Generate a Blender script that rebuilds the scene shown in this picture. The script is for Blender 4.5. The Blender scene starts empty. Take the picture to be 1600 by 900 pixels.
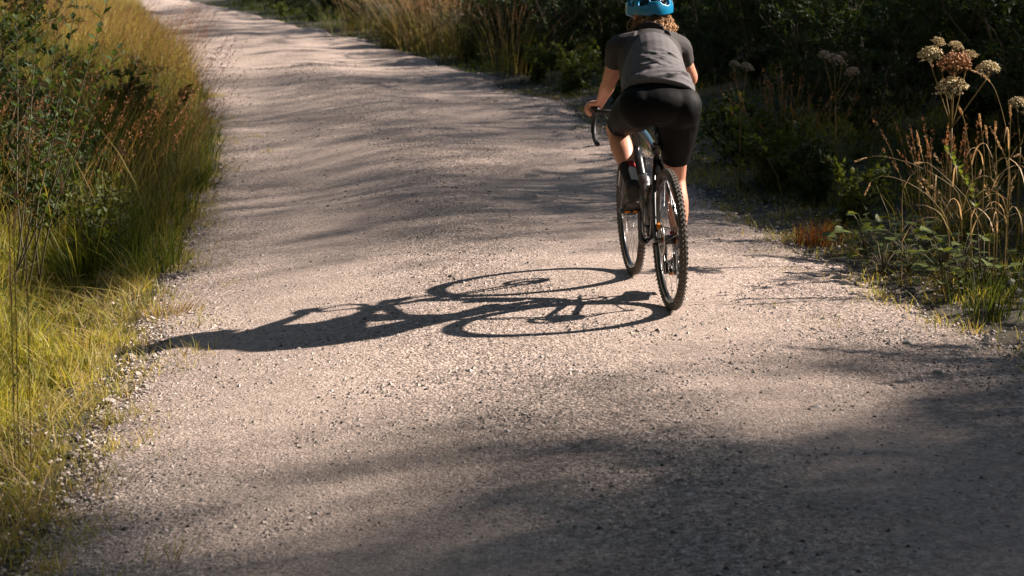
import bpy, bmesh, math, random
import numpy as np
from mathutils import Vector, Matrix, Quaternion

rng = np.random.default_rng(11)
random.seed(5)
scn = bpy.context.scene
COL = scn.collection

# ------------------------------------------------------------------ camera
CAM_H, CAM_F, HORIZON = 1.70, 2780.0, -60.0          # metres, pixels of a 1600 px wide frame
PITCH = math.atan((450 - HORIZON) / CAM_F)
cd = bpy.data.cameras.new('camera'); cam = bpy.data.objects.new('camera', cd); COL.objects.link(cam)
cam.location = (0, 0, CAM_H); cam.rotation_euler = (math.pi / 2 - PITCH, 0, 0)
cd.sensor_width = 36; cd.lens = CAM_F / 1600 * 36; cd.clip_end = 2000; cd.clip_start = 0.05
cd.dof.use_dof = True; cd.dof.focus_distance = 9.2; cd.dof.aperture_fstop = 5.0
scn.camera = cam

# ------------------------------------------------------------------ light
SUN = np.array([1.46, 0.38, 1.0]); SUN /= np.linalg.norm(SUN)
SUN_EL = math.asin(SUN[2]); SUN_AZ = math.atan2(SUN[0], SUN[1])
w = bpy.data.worlds.new('World'); scn.world = w; w.use_nodes = True
nt = w.node_tree; nt.nodes.clear()
sky = nt.nodes.new('ShaderNodeTexSky'); sky.sky_type = 'NISHITA'; sky.sun_disc = False
sky.sun_elevation = SUN_EL; sky.sun_rotation = SUN_AZ
bgn = nt.nodes.new('ShaderNodeBackground'); bgn.inputs['Strength'].default_value = 0.05
wo = nt.nodes.new('ShaderNodeOutputWorld')
nt.links.new(sky.outputs[0], bgn.inputs[0]); nt.links.new(bgn.outputs[0], wo.inputs[0])
sl = bpy.data.lights.new('sun', 'SUN'); so = bpy.data.objects.new('sun', sl); COL.objects.link(so)
sl.energy = 5.0; sl.angle = math.radians(0.53); sl.color = (1.0, 0.88, 0.79)
so.rotation_euler = Vector(SUN).to_track_quat('Z', 'Y').to_euler(); so.location = (20, 6, 14)
scn.view_settings.view_transform = 'Standard'; scn.view_settings.look = 'None'
scn.view_settings.gamma = 1.0; scn.view_settings.use_curve_mapping = False
scn.view_settings.exposure = 1.31

# ------------------------------------------------------------------ helpers: pixels
_c, _s = math.cos(PITCH), math.sin(PITCH)
CF = np.array([0, _c, -_s]); CU = np.array([0, _s, _c]); CC = np.array([0, 0, CAM_H])
def project(P):
    d = np.asarray(P, float) - CC; z = d @ CF; z = np.where(z < .2, np.nan, z)
    return 800 + CAM_F * d[..., 0] / z, 450 - CAM_F * (d @ CU) / z
def at(u, v, y):
    """point on the ray of a pixel at ground distance y"""
    d = CF + np.array([1., 0, 0]) * (u - 800) / CAM_F + CU * (450 - v) / CAM_F
    return CC + d * (y / d[1])
def sm(a, b, x):
    t = np.clip((x - a) / (b - a), 0, 1); return t * t * (3 - 2 * t)
_lat = np.random.default_rng(3).random((64, 64))
def vnoise(x, y):
    x = np.asarray(x, float); y = np.asarray(y, float)
    xi = np.floor(x).astype(int); yi = np.floor(y).astype(int); fx = x - xi; fy = y - yi
    fx = fx * fx * (3 - 2 * fx); fy = fy * fy * (3 - 2 * fy)
    g = lambda i, j: _lat[i % 64, j % 64]
    return (g(xi, yi) * (1 - fx) + g(xi + 1, yi) * fx) * (1 - fy) + (g(xi, yi + 1) * (1 - fx) + g(xi + 1, yi + 1) * fx) * fy
def fbm(x, y):
    return (vnoise(x, y) + .5 * vnoise(x * 2.1 + 7, y * 2.1 + 3) + .25 * vnoise(x * 4.3 + 1, y * 4.3 + 9)) / 1.75

# ------------------------------------------------------------------ terrain
def _curve(pts):
    p = np.array(pts, float); yy = np.linspace(p[0, 1], p[-1, 1], 1500); xx = np.interp(yy, p[:, 1], p[:, 0])
    for k in (3.0,):
        n = int(k / (yy[1] - yy[0])); ker = np.hanning(n + 2); ker /= ker.sum()
        xx = np.convolve(np.pad(xx, (n, n), mode='reflect', reflect_type='odd'), ker, 'same')[n:-n]
    return yy, xx
LE = _curve([(-1.1, -12), (-1.2, 0), (-1.56, 5.4), (-1.82, 7.5), (-2.10, 10.2), (-2.38, 13), (-2.85, 17), (-3.8, 22), (-6.4, 35), (-10, 50), (-15.6, 75), (-24, 105), (-40, 150)])
RE = _curve([(3.1, -12), (3.0, 0), (2.8, 5), (2.5, 7.1), (2.15, 8.4), (1.95, 9.8), (1.75, 11), (1.5, 13.6), (.78, 20.9), (-1.05, 30.2), (-3.5, 40.4), (-6.4, 51), (-11.4, 69.5), (-20, 100), (-36, 150)])
def xl(y): return np.interp(y, *LE)
def xr(y): return np.interp(y, *RE)
def zt(x, y):
    x = np.asarray(x, float); y = np.asarray(y, float)
    l, r = xl(y), xr(y); t = np.clip((x - l) / (r - l), 0, 1); t0 = .69
    near = 1 - .6 * sm(12, 30, y)
    zr = np.where(t < t0, -.22 * near * (np.clip((t0 - t) / t0, 0, 1)) ** 1.8, -.03 * (np.clip((t - t0) / (1 - t0), 0, 1)) ** 2)
    amp = sm(11.2, 15, y)
    und = amp * (.045 * np.sin(2 * np.pi * (y * .19 + x * .07) + .6) + .03 * np.sin(2 * np.pi * (y * .37 - x * .11) + 2.) + .02 * (vnoise(x * 1.1, y * .8) - .5))
    rut = np.cos(2 * np.pi * (t - .46) * 1.9) * (.010 * (1 - sm(7.4, 8.2, y)) + .026 * sm(10.4, 14, y)) * sm(0, .12, t) * sm(0, .12, 1 - t)
    zr = zr + und + rut
    dl = np.clip(l - x, 0, None); dr = np.clip(x - r, 0, None)
    bank = .30 * sm(.9, 4.5, dl) + .40 * sm(.4, 3.0, dl) * sm(10.5, 15, y)
    z = zr + np.where(dl > 0, -.12 * sm(0, .7, dl) + bank, 0) + np.where(dr > 0, .03 * sm(0, .4, dr) + .40 * sm(.5, 4, dr), 0)
    off = np.clip(dl + dr, 0, 1)
    return z + off * .10 * (fbm(x * .9, y * .9) - .5)
def ground_at(u, v, z0=0):
    z = z0
    for _ in range(12):
        d = CF + np.array([1., 0, 0]) * (u - 800) / CAM_F + CU * (450 - v) / CAM_F
        p = CC + d * ((z - CAM_H) / d[2]); z = .5 * z + .5 * float(zt(p[0], p[1]))
    return p

# ------------------------------------------------------------------ helpers: meshes
class MB:
    def __init__(s): s.v = []; s.q = []; s.t = []; s.c = []; s.n = 0; s.qm = []
    def add(s, v, quads=None, tris=None, col=None):
        v = np.asarray(v, np.float32).reshape(-1, 3)
        if quads is not None and len(quads): s.q.append(np.asarray(quads, np.int64) + s.n)
        if tris is not None and len(tris): s.t.append(np.asarray(tris, np.int64) + s.n)
        if col is not None:
            c = np.asarray(col, np.float32); c = np.broadcast_to(c, (len(v), 3)); s.c.append(c)
        s.v.append(v); s.n += len(v)
    def mesh(s, name, smooth=True):
        m = bpy.data.meshes.new(name); v = np.concatenate(s.v)
        q = np.concatenate(s.q) if s.q else np.zeros((0, 4), np.int64)
        t = np.concatenate(s.t) if s.t else np.zeros((0, 3), np.int64)
        m.vertices.add(len(v)); m.vertices.foreach_set('co', v.ravel())
        loops = np.concatenate([q.ravel(), t.ravel()]).astype(np.int32)
        m.loops.add(len(loops)); m.loops.foreach_set('vertex_index', loops)
        st = np.concatenate([np.arange(len(q)) * 4, len(q) * 4 + np.arange(len(t)) * 3]).astype(np.int32)
        m.polygons.add(len(st)); m.polygons.foreach_set('loop_start', st)
        m.polygons.foreach_set('use_smooth', np.full(len(st), smooth))
        if s.c:
            a = m.color_attributes.new('col', 'FLOAT_COLOR', 'POINT'); c = np.concatenate(s.c)
            a.data.foreach_set('color', np.concatenate([c, np.ones((len(c), 1), np.float32)], 1).astype(np.float32).ravel())
        m.update(calc_edges=True); m.validate(); return m
def ob(name, data, parent=None, mat=None, label=None, cat=None, group=None, kind=None, loc=None):
    if isinstance(data, MB): data = data.mesh(name)
    o = bpy.data.objects.new(name, data); COL.objects.link(o)
    if mat is not None and data is not None and not data.materials: data.materials.append(mat)
    if parent is not None: o.parent = parent
    for k, val in (('label', label), ('category', cat), ('group', group), ('kind', kind)):
        if val: o[k] = val
    if loc is not None: o.location = loc
    return o
def basis(d):
    d = d / np.linalg.norm(d); a = np.array([0, 0, 1.]) if abs(d[2]) < .9 else np.array([1., 0, 0])
    u = np.cross(a, d); u /= np.linalg.norm(u); return u, np.cross(d, u), d
def smooth_path(pts, n):
    p = np.array(pts, float)
    if len(p) < 3: return np.array([p[0] + (p[-1] - p[0]) * k / (n - 1) for k in range(n)])
    e = np.concatenate([[2 * p[0] - p[1]], p, [2 * p[-1] - p[-2]]]); out = []
    for k in np.linspace(0, len(p) - 1 - 1e-6, n):
        i = int(k); f = k - i; a, b, c, d = e[i], e[i + 1], e[i + 2], e[i + 3]
        out.append(.5 * (2 * b + (c - a) * f + (2 * a - 5 * b + 4 * c - d) * f * f + (3 * b - a - 3 * c + d) * f ** 3))
    return np.array(out)
def tube(mb, path, rad, sides=8, caps=True, col=None, side=None, ry=None):
    """loft along a path; rad = radius list; ry = second radius list (elliptic), side = direction of rad"""
    p = np.array(path, float); n = len(p); rad = np.broadcast_to(np.asarray(rad, float), (n,)); ry = rad if ry is None else np.broadcast_to(np.asarray(ry, float), (n,))
    tg = np.gradient(p, axis=0); tg /= np.linalg.norm(tg, axis=1)[:, None] + 1e-12
    a = np.arange(sides) * 2 * math.pi / sides; V = []
    u = basis(tg[0])[0] if side is None else np.array(side, float)
    for i in range(n):
        u = u - tg[i] * (u @ tg[i]); u /= np.linalg.norm(u); v = np.cross(tg[i], u)
        if side is not None: uu = np.array(side, float); uu = uu - tg[i] * (uu @ tg[i]); u = uu / np.linalg.norm(uu); v = np.cross(tg[i], u)
        V.append(p[i] + np.outer(np.cos(a) * rad[i], u) + np.outer(np.sin(a) * ry[i], v))
    V = np.concatenate(V); k = np.arange(sides); k2 = (k + 1) % sides
    Q = np.concatenate([np.stack([i * sides + k, i * sides + k2, (i + 1) * sides + k2, (i + 1) * sides + k], 1) for i in range(n - 1)])
    T = None
    if caps:
        V = np.concatenate([V, p[:1], p[-1:]]); c0 = n * sides
        T = np.concatenate([np.stack([np.full(sides, c0), k2, k], 1), np.stack([np.full(sides, c0 + 1), (n - 1) * sides + k, (n - 1) * sides + k2], 1)])
    mb.add(V, Q, T, col)
def box(mb, c, size, R=None, col=None):
    s = np.array([[x, y, z] for x in (-1, 1) for y in (-1, 1) for z in (-1, 1)], float) * np.array(size) / 2
    if R is not None: s = s @ np.array(R).T
    mb.add(s + np.array(c), [[0, 1, 3, 2], [4, 6, 7, 5], [0, 4, 5, 1], [2, 3, 7, 6], [0, 2, 6, 4], [1, 5, 7, 3]], None, col)
def ellipsoid(mb, c, r, R=None, nu=20, nv=12, col=None):
    th = np.linspace(0, math.pi, nv + 1); ph = np.arange(nu) * 2 * math.pi / nu
    V = np.array([[math.sin(t) * math.cos(p), math.sin(t) * math.sin(p), math.cos(t)] for t in th[1:-1] for p in ph] + [[0, 0, 1], [0, 0, -1]]) * np.array(r)
    if R is not None: V = V @ np.array(R).T
    k = np.arange(nu); k2 = (k + 1) % nu; m = nv - 1
    Q = np.concatenate([np.stack([i * nu + k, (i + 1) * nu + k, (i + 1) * nu + k2, i * nu + k2], 1) for i in range(m - 1)])
    T = np.concatenate([np.stack([np.full(nu, m * nu), k, k2], 1), np.stack([np.full(nu, m * nu + 1), (m - 1) * nu + k2, (m - 1) * nu + k], 1)])
    mb.add(V + np.array(c), Q, T, col)
def torus(mb, c, axis, R, r, n=64, m=10, col=None, rz=None):
    u, v, d = basis(np.array(axis, float)); a = np.arange(n) * 2 * math.pi / n; b = np.arange(m) * 2 * math.pi / m; rz = r if rz is None else rz
    A, B = np.meshgrid(a, b, indexing='ij'); rad = R + r * np.cos(B)
    V = np.array(c) + (rad * np.cos(A))[..., None] * u + (rad * np.sin(A))[..., None] * v + (rz * np.sin(B))[..., None] * d
    i, j = np.meshgrid(np.arange(n), np.arange(m), indexing='ij'); i2 = (i + 1) % n; j2 = (j + 1) % m
    mb.add(V.reshape(-1, 3), np.stack([i * m + j, i2 * m + j, i2 * m + j2, i * m + j2], -1).reshape(-1, 4), None, col)
def remesh(mb, voxel, it=6):
    m = mb.mesh('tmp'); o = bpy.data.objects.new('tmp', m); COL.objects.link(o)
    r = o.modifiers.new('r', 'REMESH'); r.mode = 'VOXEL'; r.voxel_size = voxel
    s = o.modifiers.new('s', 'SMOOTH'); s.iterations = it; s.factor = .5
    dg = bpy.context.evaluated_depsgraph_get(); me = bpy.data.meshes.new_from_object(o.evaluated_get(dg))
    bpy.data.objects.remove(o); bpy.data.meshes.remove(m)
    me.polygons.foreach_set('use_smooth', np.ones(len(me.polygons), bool)); return me
def coords(me):
    a = np.zeros(len(me.vertices) * 3, np.float32); me.vertices.foreach_get('co', a); return a.reshape(-1, 3)
def normals(me):
    a = np.zeros(len(me.vertices) * 3, np.float32); me.vertices.foreach_get('normal', a); return a.reshape(-1, 3)
def setcol(me, c):
    a = me.color_attributes.new('col', 'FLOAT_COLOR', 'POINT')
    a.data.foreach_set('color', np.concatenate([c, np.ones((len(c), 1))], 1).astype(np.float32).ravel())

# ------------------------------------------------------------------ helpers: materials
def newmat(name):
    m = bpy.data.materials.new(name); m.use_nodes = True; n = m.node_tree
    return m, n, n.nodes['Principled BSDF'], n.nodes['Material Output']
def node(n, t, **kw):
    x = n.nodes.new(t)
    for k, v in kw.items():
        if k in x.inputs: x.inputs[k].default_value = v
        else: setattr(x, k, v)
    return x
def mat(name, col, rough=.5, metal=0, vary=.15, scale=30, bump=0, coat=0, spec=None, attr=False):
    m, n, b, o = newmat(name); b.inputs['Roughness'].default_value = rough; b.inputs['Metallic'].default_value = metal
    if coat: b.inputs['Coat Weight'].default_value = coat; b.inputs['Coat Roughness'].default_value = .12
    if spec is not None: b.inputs['Specular IOR Level'].default_value = spec
    tc = node(n, 'ShaderNodeTexCoord'); nz = node(n, 'ShaderNodeTexNoise', Scale=scale, Detail=5.0)
    n.links.new(tc.outputs['Object'], nz.inputs['Vector'])
    rp = node(n, 'ShaderNodeMapRange'); rp.inputs['To Min'].default_value = 1 - vary; rp.inputs['To Max'].default_value = 1 + vary
    n.links.new(nz.outputs[0], rp.inputs[0])
    mx = node(n, 'ShaderNodeMix', data_type='RGBA', blend_type='MULTIPLY'); mx.inputs[0].default_value = 1
    if attr:
        at_ = node(n, 'ShaderNodeVertexColor', layer_name='col'); n.links.new(at_.outputs[0], mx.inputs[6])
    else: mx.inputs[6].default_value = (*col, 1)
    n.links.new(rp.outputs[0], mx.inputs[7]); n.links.new(mx.outputs[2], b.inputs['Base Color'])
    if bump:
        bp = node(n, 'ShaderNodeBump', Strength=bump, Distance=.004); n.links.new(nz.outputs[0], bp.inputs['Height']); n.links.new(bp.outputs[0], b.inputs['Normal'])
    return m
def leafmat(name, col=None, trans=.4, rough=.55, vary=.35, scale=3.0, tint=(1.25, 1.15, .5)):
    m, n, b, o = newmat(name); b.inputs['Roughness'].default_value = rough; b.inputs['Specular IOR Level'].default_value = .3
    tc = node(n, 'ShaderNodeTexCoord'); nz = node(n, 'ShaderNodeTexNoise', Scale=scale, Detail=3.0); n.links.new(tc.outputs['Object'], nz.inputs['Vector'])
    rp = node(n, 'ShaderNodeMapRange'); rp.inputs['From Min'].default_value = .3; rp.inputs['From Max'].default_value = .7
    rp.inputs['To Min'].default_value = 1 - vary; rp.inputs['To Max'].default_value = 1 + vary; n.links.new(nz.outputs[0], rp.inputs[0])
    mx = node(n, 'ShaderNodeMix', data_type='RGBA', blend_type='MULTIPLY'); mx.inputs[0].default_value = 1
    if col is None: va = node(n, 'ShaderNodeVertexColor', layer_name='col'); n.links.new(va.outputs[0], mx.inputs[6])
    else: mx.inputs[6].default_value = (*col, 1)
    n.links.new(rp.outputs[0], mx.inputs[7]); n.links.new(mx.outputs[2], b.inputs['Base Color'])
    tr = node(n, 'ShaderNodeBsdfTranslucent'); tm = node(n, 'ShaderNodeMix', data_type='RGBA', blend_type='MULTIPLY'); tm.inputs[0].default_value = 1
    tm.inputs[7].default_value = (*tint, 1); n.links.new(mx.outputs[2], tm.inputs[6]); n.links.new(tm.outputs[2], tr.inputs[0])
    ms = node(n, 'ShaderNodeMixShader'); ms.inputs[0].default_value = trans
    n.links.new(b.outputs[0], ms.inputs[1]); n.links.new(tr.outputs[0], ms.inputs[2]); n.links.new(ms.outputs[0], o.inputs['Surface'])
    return m

def road_material():
    m, n, b, o = newmat('gravel_road'); L = n.links.new
    tc = node(n, 'ShaderNodeTexCoord'); P = tc.outputs['Object']
    va = node(n, 'ShaderNodeVertexColor', layer_name='col')          # red: how loose the gravel lies
    sp = node(n, 'ShaderNodeSeparateColor'); L(va.outputs[0], sp.inputs[0])
    big = node(n, 'ShaderNodeTexNoise', Scale=.9, Detail=4.0); L(P, big.inputs['Vector'])
    mid = node(n, 'ShaderNodeTexNoise', Scale=14., Detail=6.0, Roughness=.65); L(P, mid.inputs['Vector'])
    fine = node(n, 'ShaderNodeTexNoise', Scale=110., Detail=4.0, Roughness=.7); L(P, fine.inputs['Vector'])
    vor = node(n, 'ShaderNodeTexVoronoi', Scale=75.); L(P, vor.inputs['Vector'])
    vor2 = node(n, 'ShaderNodeTexVoronoi', Scale=46.); L(P, vor2.inputs['Vector'])
    r1 = node(n, 'ShaderNodeValToRGB'); L(mid.outputs[0], r1.inputs[0])
    r1.color_ramp.elements[0].position = .32; r1.color_ramp.elements[0].color = (.425, .338, .283, 1)
    r1.color_ramp.elements[1].position = .68; r1.color_ramp.elements[1].color = (.575, .462, .390, 1)
    # single pebbles vary in tone
    sv = node(n, 'ShaderNodeSeparateColor'); L(vor.outputs['Color'], sv.inputs[0])
    pr = node(n, 'ShaderNodeMapRange'); pr.inputs['To Min'].default_value = .50; pr.inputs['To Max'].default_value = 1.40; L(sv.outputs[0], pr.inputs[0])
    mxp = node(n, 'ShaderNodeMix', data_type='RGBA', blend_type='MULTIPLY'); L(sp.outputs[0], mxp.inputs[0]); L(r1.outputs[0], mxp.inputs[6]); L(pr.outputs[0], mxp.inputs[7])
    br = node(n, 'ShaderNodeMapRange'); br.inputs['From Min'].default_value = .3; br.inputs['From Max'].default_value = .7; br.inputs['To Min'].default_value = .85; br.inputs['To Max'].default_value = 1.12; L(big.outputs[0], br.inputs[0])
    mxb = node(n, 'ShaderNodeMix', data_type='RGBA', blend_type='MULTIPLY'); mxb.inputs[0].default_value = 1; sv2 = node(n, 'ShaderNodeSeparateColor'); L(vor2.outputs['Color'], sv2.inputs[0])
    pr2 = node(n, 'ShaderNodeMapRange'); pr2.inputs['To Min'].default_value = .74; pr2.inputs['To Max'].default_value = 1.2; L(sv2.outputs[1], pr2.inputs[0])
    mxq = node(n, 'ShaderNodeMix', data_type='RGBA', blend_type='MULTIPLY'); L(sp.outputs[0], mxq.inputs[0]); L(mxp.outputs[2], mxq.inputs[6]); L(pr2.outputs[0], mxq.inputs[7])
    L(mxq.outputs[2], mxb.inputs[6]); L(br.outputs[0], mxb.inputs[7])
    L(mxb.outputs[2], b.inputs['Base Color']); b.inputs['Roughness'].default_value = .95; b.inputs['Specular IOR Level'].default_value = .1
    # relief
    h1 = node(n, 'ShaderNodeMath', operation='MULTIPLY'); L(vor.outputs['Distance'], h1.inputs[0]); h1.inputs[1].default_value = -.8
    h2 = node(n, 'ShaderNodeMath', operation='MULTIPLY'); L(vor2.outputs['Distance'], h2.inputs[0]); h2.inputs[1].default_value = -1.0
    h3 = node(n, 'ShaderNodeMath', operation='ADD'); L(h1.outputs[0], h3.inputs[0]); L(h2.outputs[0], h3.inputs[1])
    h4 = node(n, 'ShaderNodeMath', operation='MULTIPLY'); L(h3.outputs[0], h4.inputs[0]); L(sp.outputs[0], h4.inputs[1])
    h5 = node(n, 'ShaderNodeMath', operation='ADD'); L(h4.outputs[0], h5.inputs[0]); L(fine.outputs[0], h5.inputs[1])
    bp = node(n, 'ShaderNodeBump', Strength=1.0, Distance=.015); L(h5.outputs[0], bp.inputs['Height']); L(bp.outputs[0], b.inputs['Normal'])
    return m
M = dict(
    road=road_material(),
    soil=mat('verge_soil', (.050, .042, .027), .95, vary=.5, scale=9, bump=.8),
    stone=mat('gravel_stone', None, .9, vary=.2, scale=60, attr=True),
    grass=leafmat('grass_blade', None, .45, vary=.25, scale=2.),
    straw=leafmat('straw', (.58, .41, .23), .35, tint=(1.1, .95, .7), vary=.3, scale=20),
    straw2=leafmat('red_straw', (.46, .22, .11), .35, tint=(1.1, .95, .7), vary=.3, scale=20),
    culm=leafmat('culm', (.30, .22, .09), .3, tint=(1.1, 1, .6), vary=.25, scale=15),
    leaf_dark=leafmat('dark_leaf', (.052, .082, .024), .35, vary=.4),
    leaf_mid=leafmat('mid_leaf', (.060, .090, .024), .4, vary=.4),
    leaf_light=leafmat('light_leaf', (.11, .14, .03), .45, vary=.35),
    leaf_grey=leafmat('grey_leaf', (.062, .095, .045), .35, vary=.4),
    leaf_red=leafmat('red_leaf', (.28, .07, .025), .45, tint=(1.2, .8, .5)),
    stem=mat('stem', (.10, .085, .045), .8, vary=.3), bark=mat('bark', (.10, .08, .06), .9, vary=.4, scale=8, bump=.8),
    umbel=mat('umbel', (.52, .42, .23), .8, vary=.35, scale=60), umbel_shade_tint=mat('shade_tinted_umbel', (.26, .22, .15), .8, vary=.35, scale=60), umbel_brown=mat('brown_umbel', (.36, .18, .08), .8, vary=.35, scale=60),  # second umbel tone is darkened to paint in the thicket shade
    white=mat('white_petal', (.7, .68, .62), .7),
)

# ------------------------------------------------------------------ ground and road
def grid_mesh(ys, ts, fx, fz, colf=None):
    Y, T = np.meshgrid(ys, ts, indexing='ij'); X = fx(Y, T); Z = fz(X, Y, T); mb = MB(); ny, nx = Y.shape
    i, j = np.meshgrid(np.arange(ny - 1), np.arange(nx - 1), indexing='ij')
    q = np.stack([i * nx + j, i * nx + j + 1, (i + 1) * nx + j + 1, (i + 1) * nx + j], -1).reshape(-1, 4)
    mb.add(np.stack([X, Y, Z], -1).reshape(-1, 3), q, None, None if colf is None else colf(X, Y, T).reshape(-1, 3)); return mb
ys = np.concatenate([np.linspace(-30, 3, 20), np.arange(3.3, 26, .16), np.arange(26, 60, .6), np.linspace(61, 150, 40), [200, 300, 500, 900]])
ts = np.concatenate([-np.geomspace(600, 6, 14), np.arange(-5.6, -.05, .16), np.linspace(0, 1, 17), 1 + np.arange(.05, 5.6, .16), 1 + np.geomspace(6, 600, 14)])
def gx(Y, T):
    l, r = xl(Y), xr(Y); return np.where(T < 0, l + T, np.where(T > 1, r + T - 1, l + (r - l) * T))
def gz(X, Y, T):
    return zt(X, Y) - np.where((T > .02) & (T < .98), .03, 0)
ob('ground', grid_mesh(ys, ts, gx, gz), mat=M['soil'], kind='structure')
def loose(t): return np.clip(.50 + .5 * np.cos(2 * np.pi * (t - .48) * 2.1), 0, 1) * .6 + .4
ry_ = np.concatenate([np.linspace(-25, 3, 20), np.arange(3.2, 28, .10), np.arange(28, 70, .5), np.linspace(71, 148, 60)])
rt_ = np.linspace(-.05, 1.05, 60)
def roadz(X, Y, T):
    edge = np.minimum(T, 1 - T); n = fbm(X * 2.2, Y * 2.2) - .5
    return zt(X, Y) + np.where(edge < .035, -.02 + .02 * sm(-.05, .035, edge), .010) + .03 * n * (edge < .06) + .012 * (fbm(X * 3., Y * 3.) - .5) * sm(.05, .12, edge)
def roadcol(X, Y, T):
    k = loose(T + .25 * (fbm(X * .35, Y * .25) - .5)); return np.stack([k, k, k], -1)
ob('road', grid_mesh(ry_, rt_, lambda Y, T: xl(Y) + (xr(Y) - xl(Y)) * T, roadz, roadcol), mat=M['road'], kind='structure')

# loose stones
OCT = np.array([[1, 0, 0], [-1, 0, 0], [0, 1, 0], [0, -1, 0], [0, 0, 1], [0, 0, -1.]])
OCTF = np.array([[0, 2, 4], [2, 1, 4], [1, 3, 4], [3, 0, 4], [2, 0, 5], [1, 2, 5], [3, 1, 5], [0, 3, 5]])
ICO = np.array([[a * s1, b * s2, 0] for a, b in ((1, 1.618),) for s1 in (-1, 1) for s2 in (-1, 1)] + [[0, s1, 1.618 * s2] for s1 in (-1, 1) for s2 in (-1, 1)] + [[1.618 * s1, 0, s2] for s1 in (-1, 1) for s2 in (-1, 1)]) / 1.9
def _icof():
    V = ICO; D = np.linalg.norm(V[:, None] - V[None], axis=2); e = D[D > .01].min() * 1.1; F = []
    for i in range(12):
        for j in range(i + 1, 12):
            for k in range(j + 1, 12):
                if D[i, j] < e and D[j, k] < e and D[i, k] < e:
                    c = np.cross(V[j] - V[i], V[k] - V[i]); F.append((i, j, k) if c @ V[i] > 0 else (i, k, j))
    return np.array(F)
ICOF = _icof()
def stones(mb, x, y, size, round_=False, sd=.13):
    n = len(x); z = zt(x, y) + .006
    R = rng.random((n, 1, 1)) * 6.28; SV_, SF_ = (ICO, ICOF) if round_ else (OCT, OCTF); m = len(SV_); V = SV_[None] * (1 + .45 * (rng.random((n, m, 3)) - .5)) + .25 * (rng.random((n, m, 3)) - .5)
    V = V * np.stack([1 + .5 * rng.random(n), np.ones(n), .55 + .35 * rng.random(n)], 1)[:, None, :]
    c, s = np.cos(R[..., 0]), np.sin(R[..., 0]); V = np.stack([V[..., 0] * c - V[..., 1] * s, V[..., 0] * s + V[..., 1] * c, V[..., 2]], -1)
    V = V * size[:, None, None] + np.stack([x, y, z + size * (.05 if round_ else .25)], 1)[:, None, :]
    g = np.clip(rng.normal(.33, sd, n), .05, .40 + .9 * sd); tint = np.stack([g * 1.08, g * (.90 + .04 * rng.random(n)), g * (.76 + .1 * rng.random(n))], 1)
    T = (SF_[None] + (np.arange(n) * m)[:, None, None]).reshape(-1, 3)
    mb.add(V.reshape(-1, 3), None, T, np.repeat(tint, m, 0))
mb = MB()
N = 150000
y = 4.2 + 26 * rng.random(N) ** 2.1; t = rng.random(N); x = xl(y) + (xr(y) - xl(y)) * t
k = loose(t + .25 * (fbm(x * .35, y * .25) - .5)); keep = rng.random(N) < (.10 + .9 * k ** 2) * (.5 + .8 * vnoise(x * 1.5, y * 1.1)) * .62
x, y = x[keep], y[keep]; size = np.clip(rng.lognormal(-5.30, .42, len(x)), .0022, .013) * (.8 + y * .026)
stones(mb, x, y, size, sd=.14)
N = 32000; y = 4.2 + 5.5 * rng.random(N) ** 1.2; x = xl(y) + (xr(y) - xl(y)) * rng.random(N); stones(mb, x, y, np.clip(rng.lognormal(-5.3, .42, N), .002, .011), sd=.15)
me = mb.mesh('gravel', False); ob('gravel', me, mat=M['stone'], kind='stuff', label='loose grey and pink crushed gravel scattered over the road', cat='gravel')
mb = MB()
N = 13000; y = 4.3 + 22 * rng.random(N) ** 1.8; side = rng.random(N) < .5; d = rng.normal(.05, .30, N)
x = np.where(side, xl(y) - d - .02, xr(y) + d); size = np.clip(rng.lognormal(-5.1, .42, N), .003, .018)
big_ = size > .0072; stones(mb, x[big_], y[big_], size[big_], True); stones(mb, x[~big_], y[~big_], size[~big_])
ob('verge_gravel', mb.mesh('verge_gravel', False), mat=M['stone'], kind='stuff', label='coarser pale stones spilled along both edges of the road', cat='gravel')
def rock_mesh(seed):
    r = np.random.default_rng(seed); bm = bmesh.new(); bmesh.ops.create_icosphere(bm, subdivisions=2, radius=1)
    ax = r.normal(size=(14, 3)); ax /= np.linalg.norm(ax, axis=1)[:, None]; cut = .42 + .30 * r.random(14)
    for v in bm.verts:
        p = np.array(v.co)
        for a, c in zip(ax, cut):
            dd = p @ a
            if dd > c: p = p - a * (dd - c)
        v.co = p * np.array([1.25, .95, .7])
    me = bpy.data.meshes.new('stone'); bm.to_mesh(me); bm.free(); g = .26 + .16 * r.random(); setcol(me, np.tile([g * 1.05, g * .95, g * .86], (len(me.vertices), 1))); me.materials.append(M['stone']); return me
ROCK = [rock_mesh(k) for k in range(5)]
for i, (u, v, s, lab) in enumerate([(1097, 590, .018, 'dark angular stone lying loose on the sunlit track behind the bicycle'), (527, 512, .020, 'small stone lying inside the shadow of the rider'),
        (112, 715, .030, None), (172, 632, .034, None), (146, 716, .024, None), (262, 350, .03, None), (240, 470, .028, None), (268, 535, .03, None), (108, 790, .03, None), (236, 500, .026, None), (205, 560, .028, None), (180, 660, .024, None), (1018, 695, .016, None), (820, 650, .016, None), (925, 625, .015, None), (1420, 540, .03, None), (1540, 535, .03, None), (1275, 640, .022, None), (1465, 585, .024, None)]):
    p = ground_at(u, v)
    rk = ob('stone', ROCK[i % 5], label=lab or ('pale coarse stone lying along the grassy road edge' if u < 300 else 'grey coarse stone lying loose on the shaded gravel'), cat='stone', group=None if lab else ('stones along the grassy edge' if u < 300 else 'stones on the shaded gravel'), loc=(p[0], p[1], float(zt(p[0], p[1])) + s * .45))
    rk.scale = (s, s, s); rk.rotation_euler = (0, 0, i * 1.3)

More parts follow.
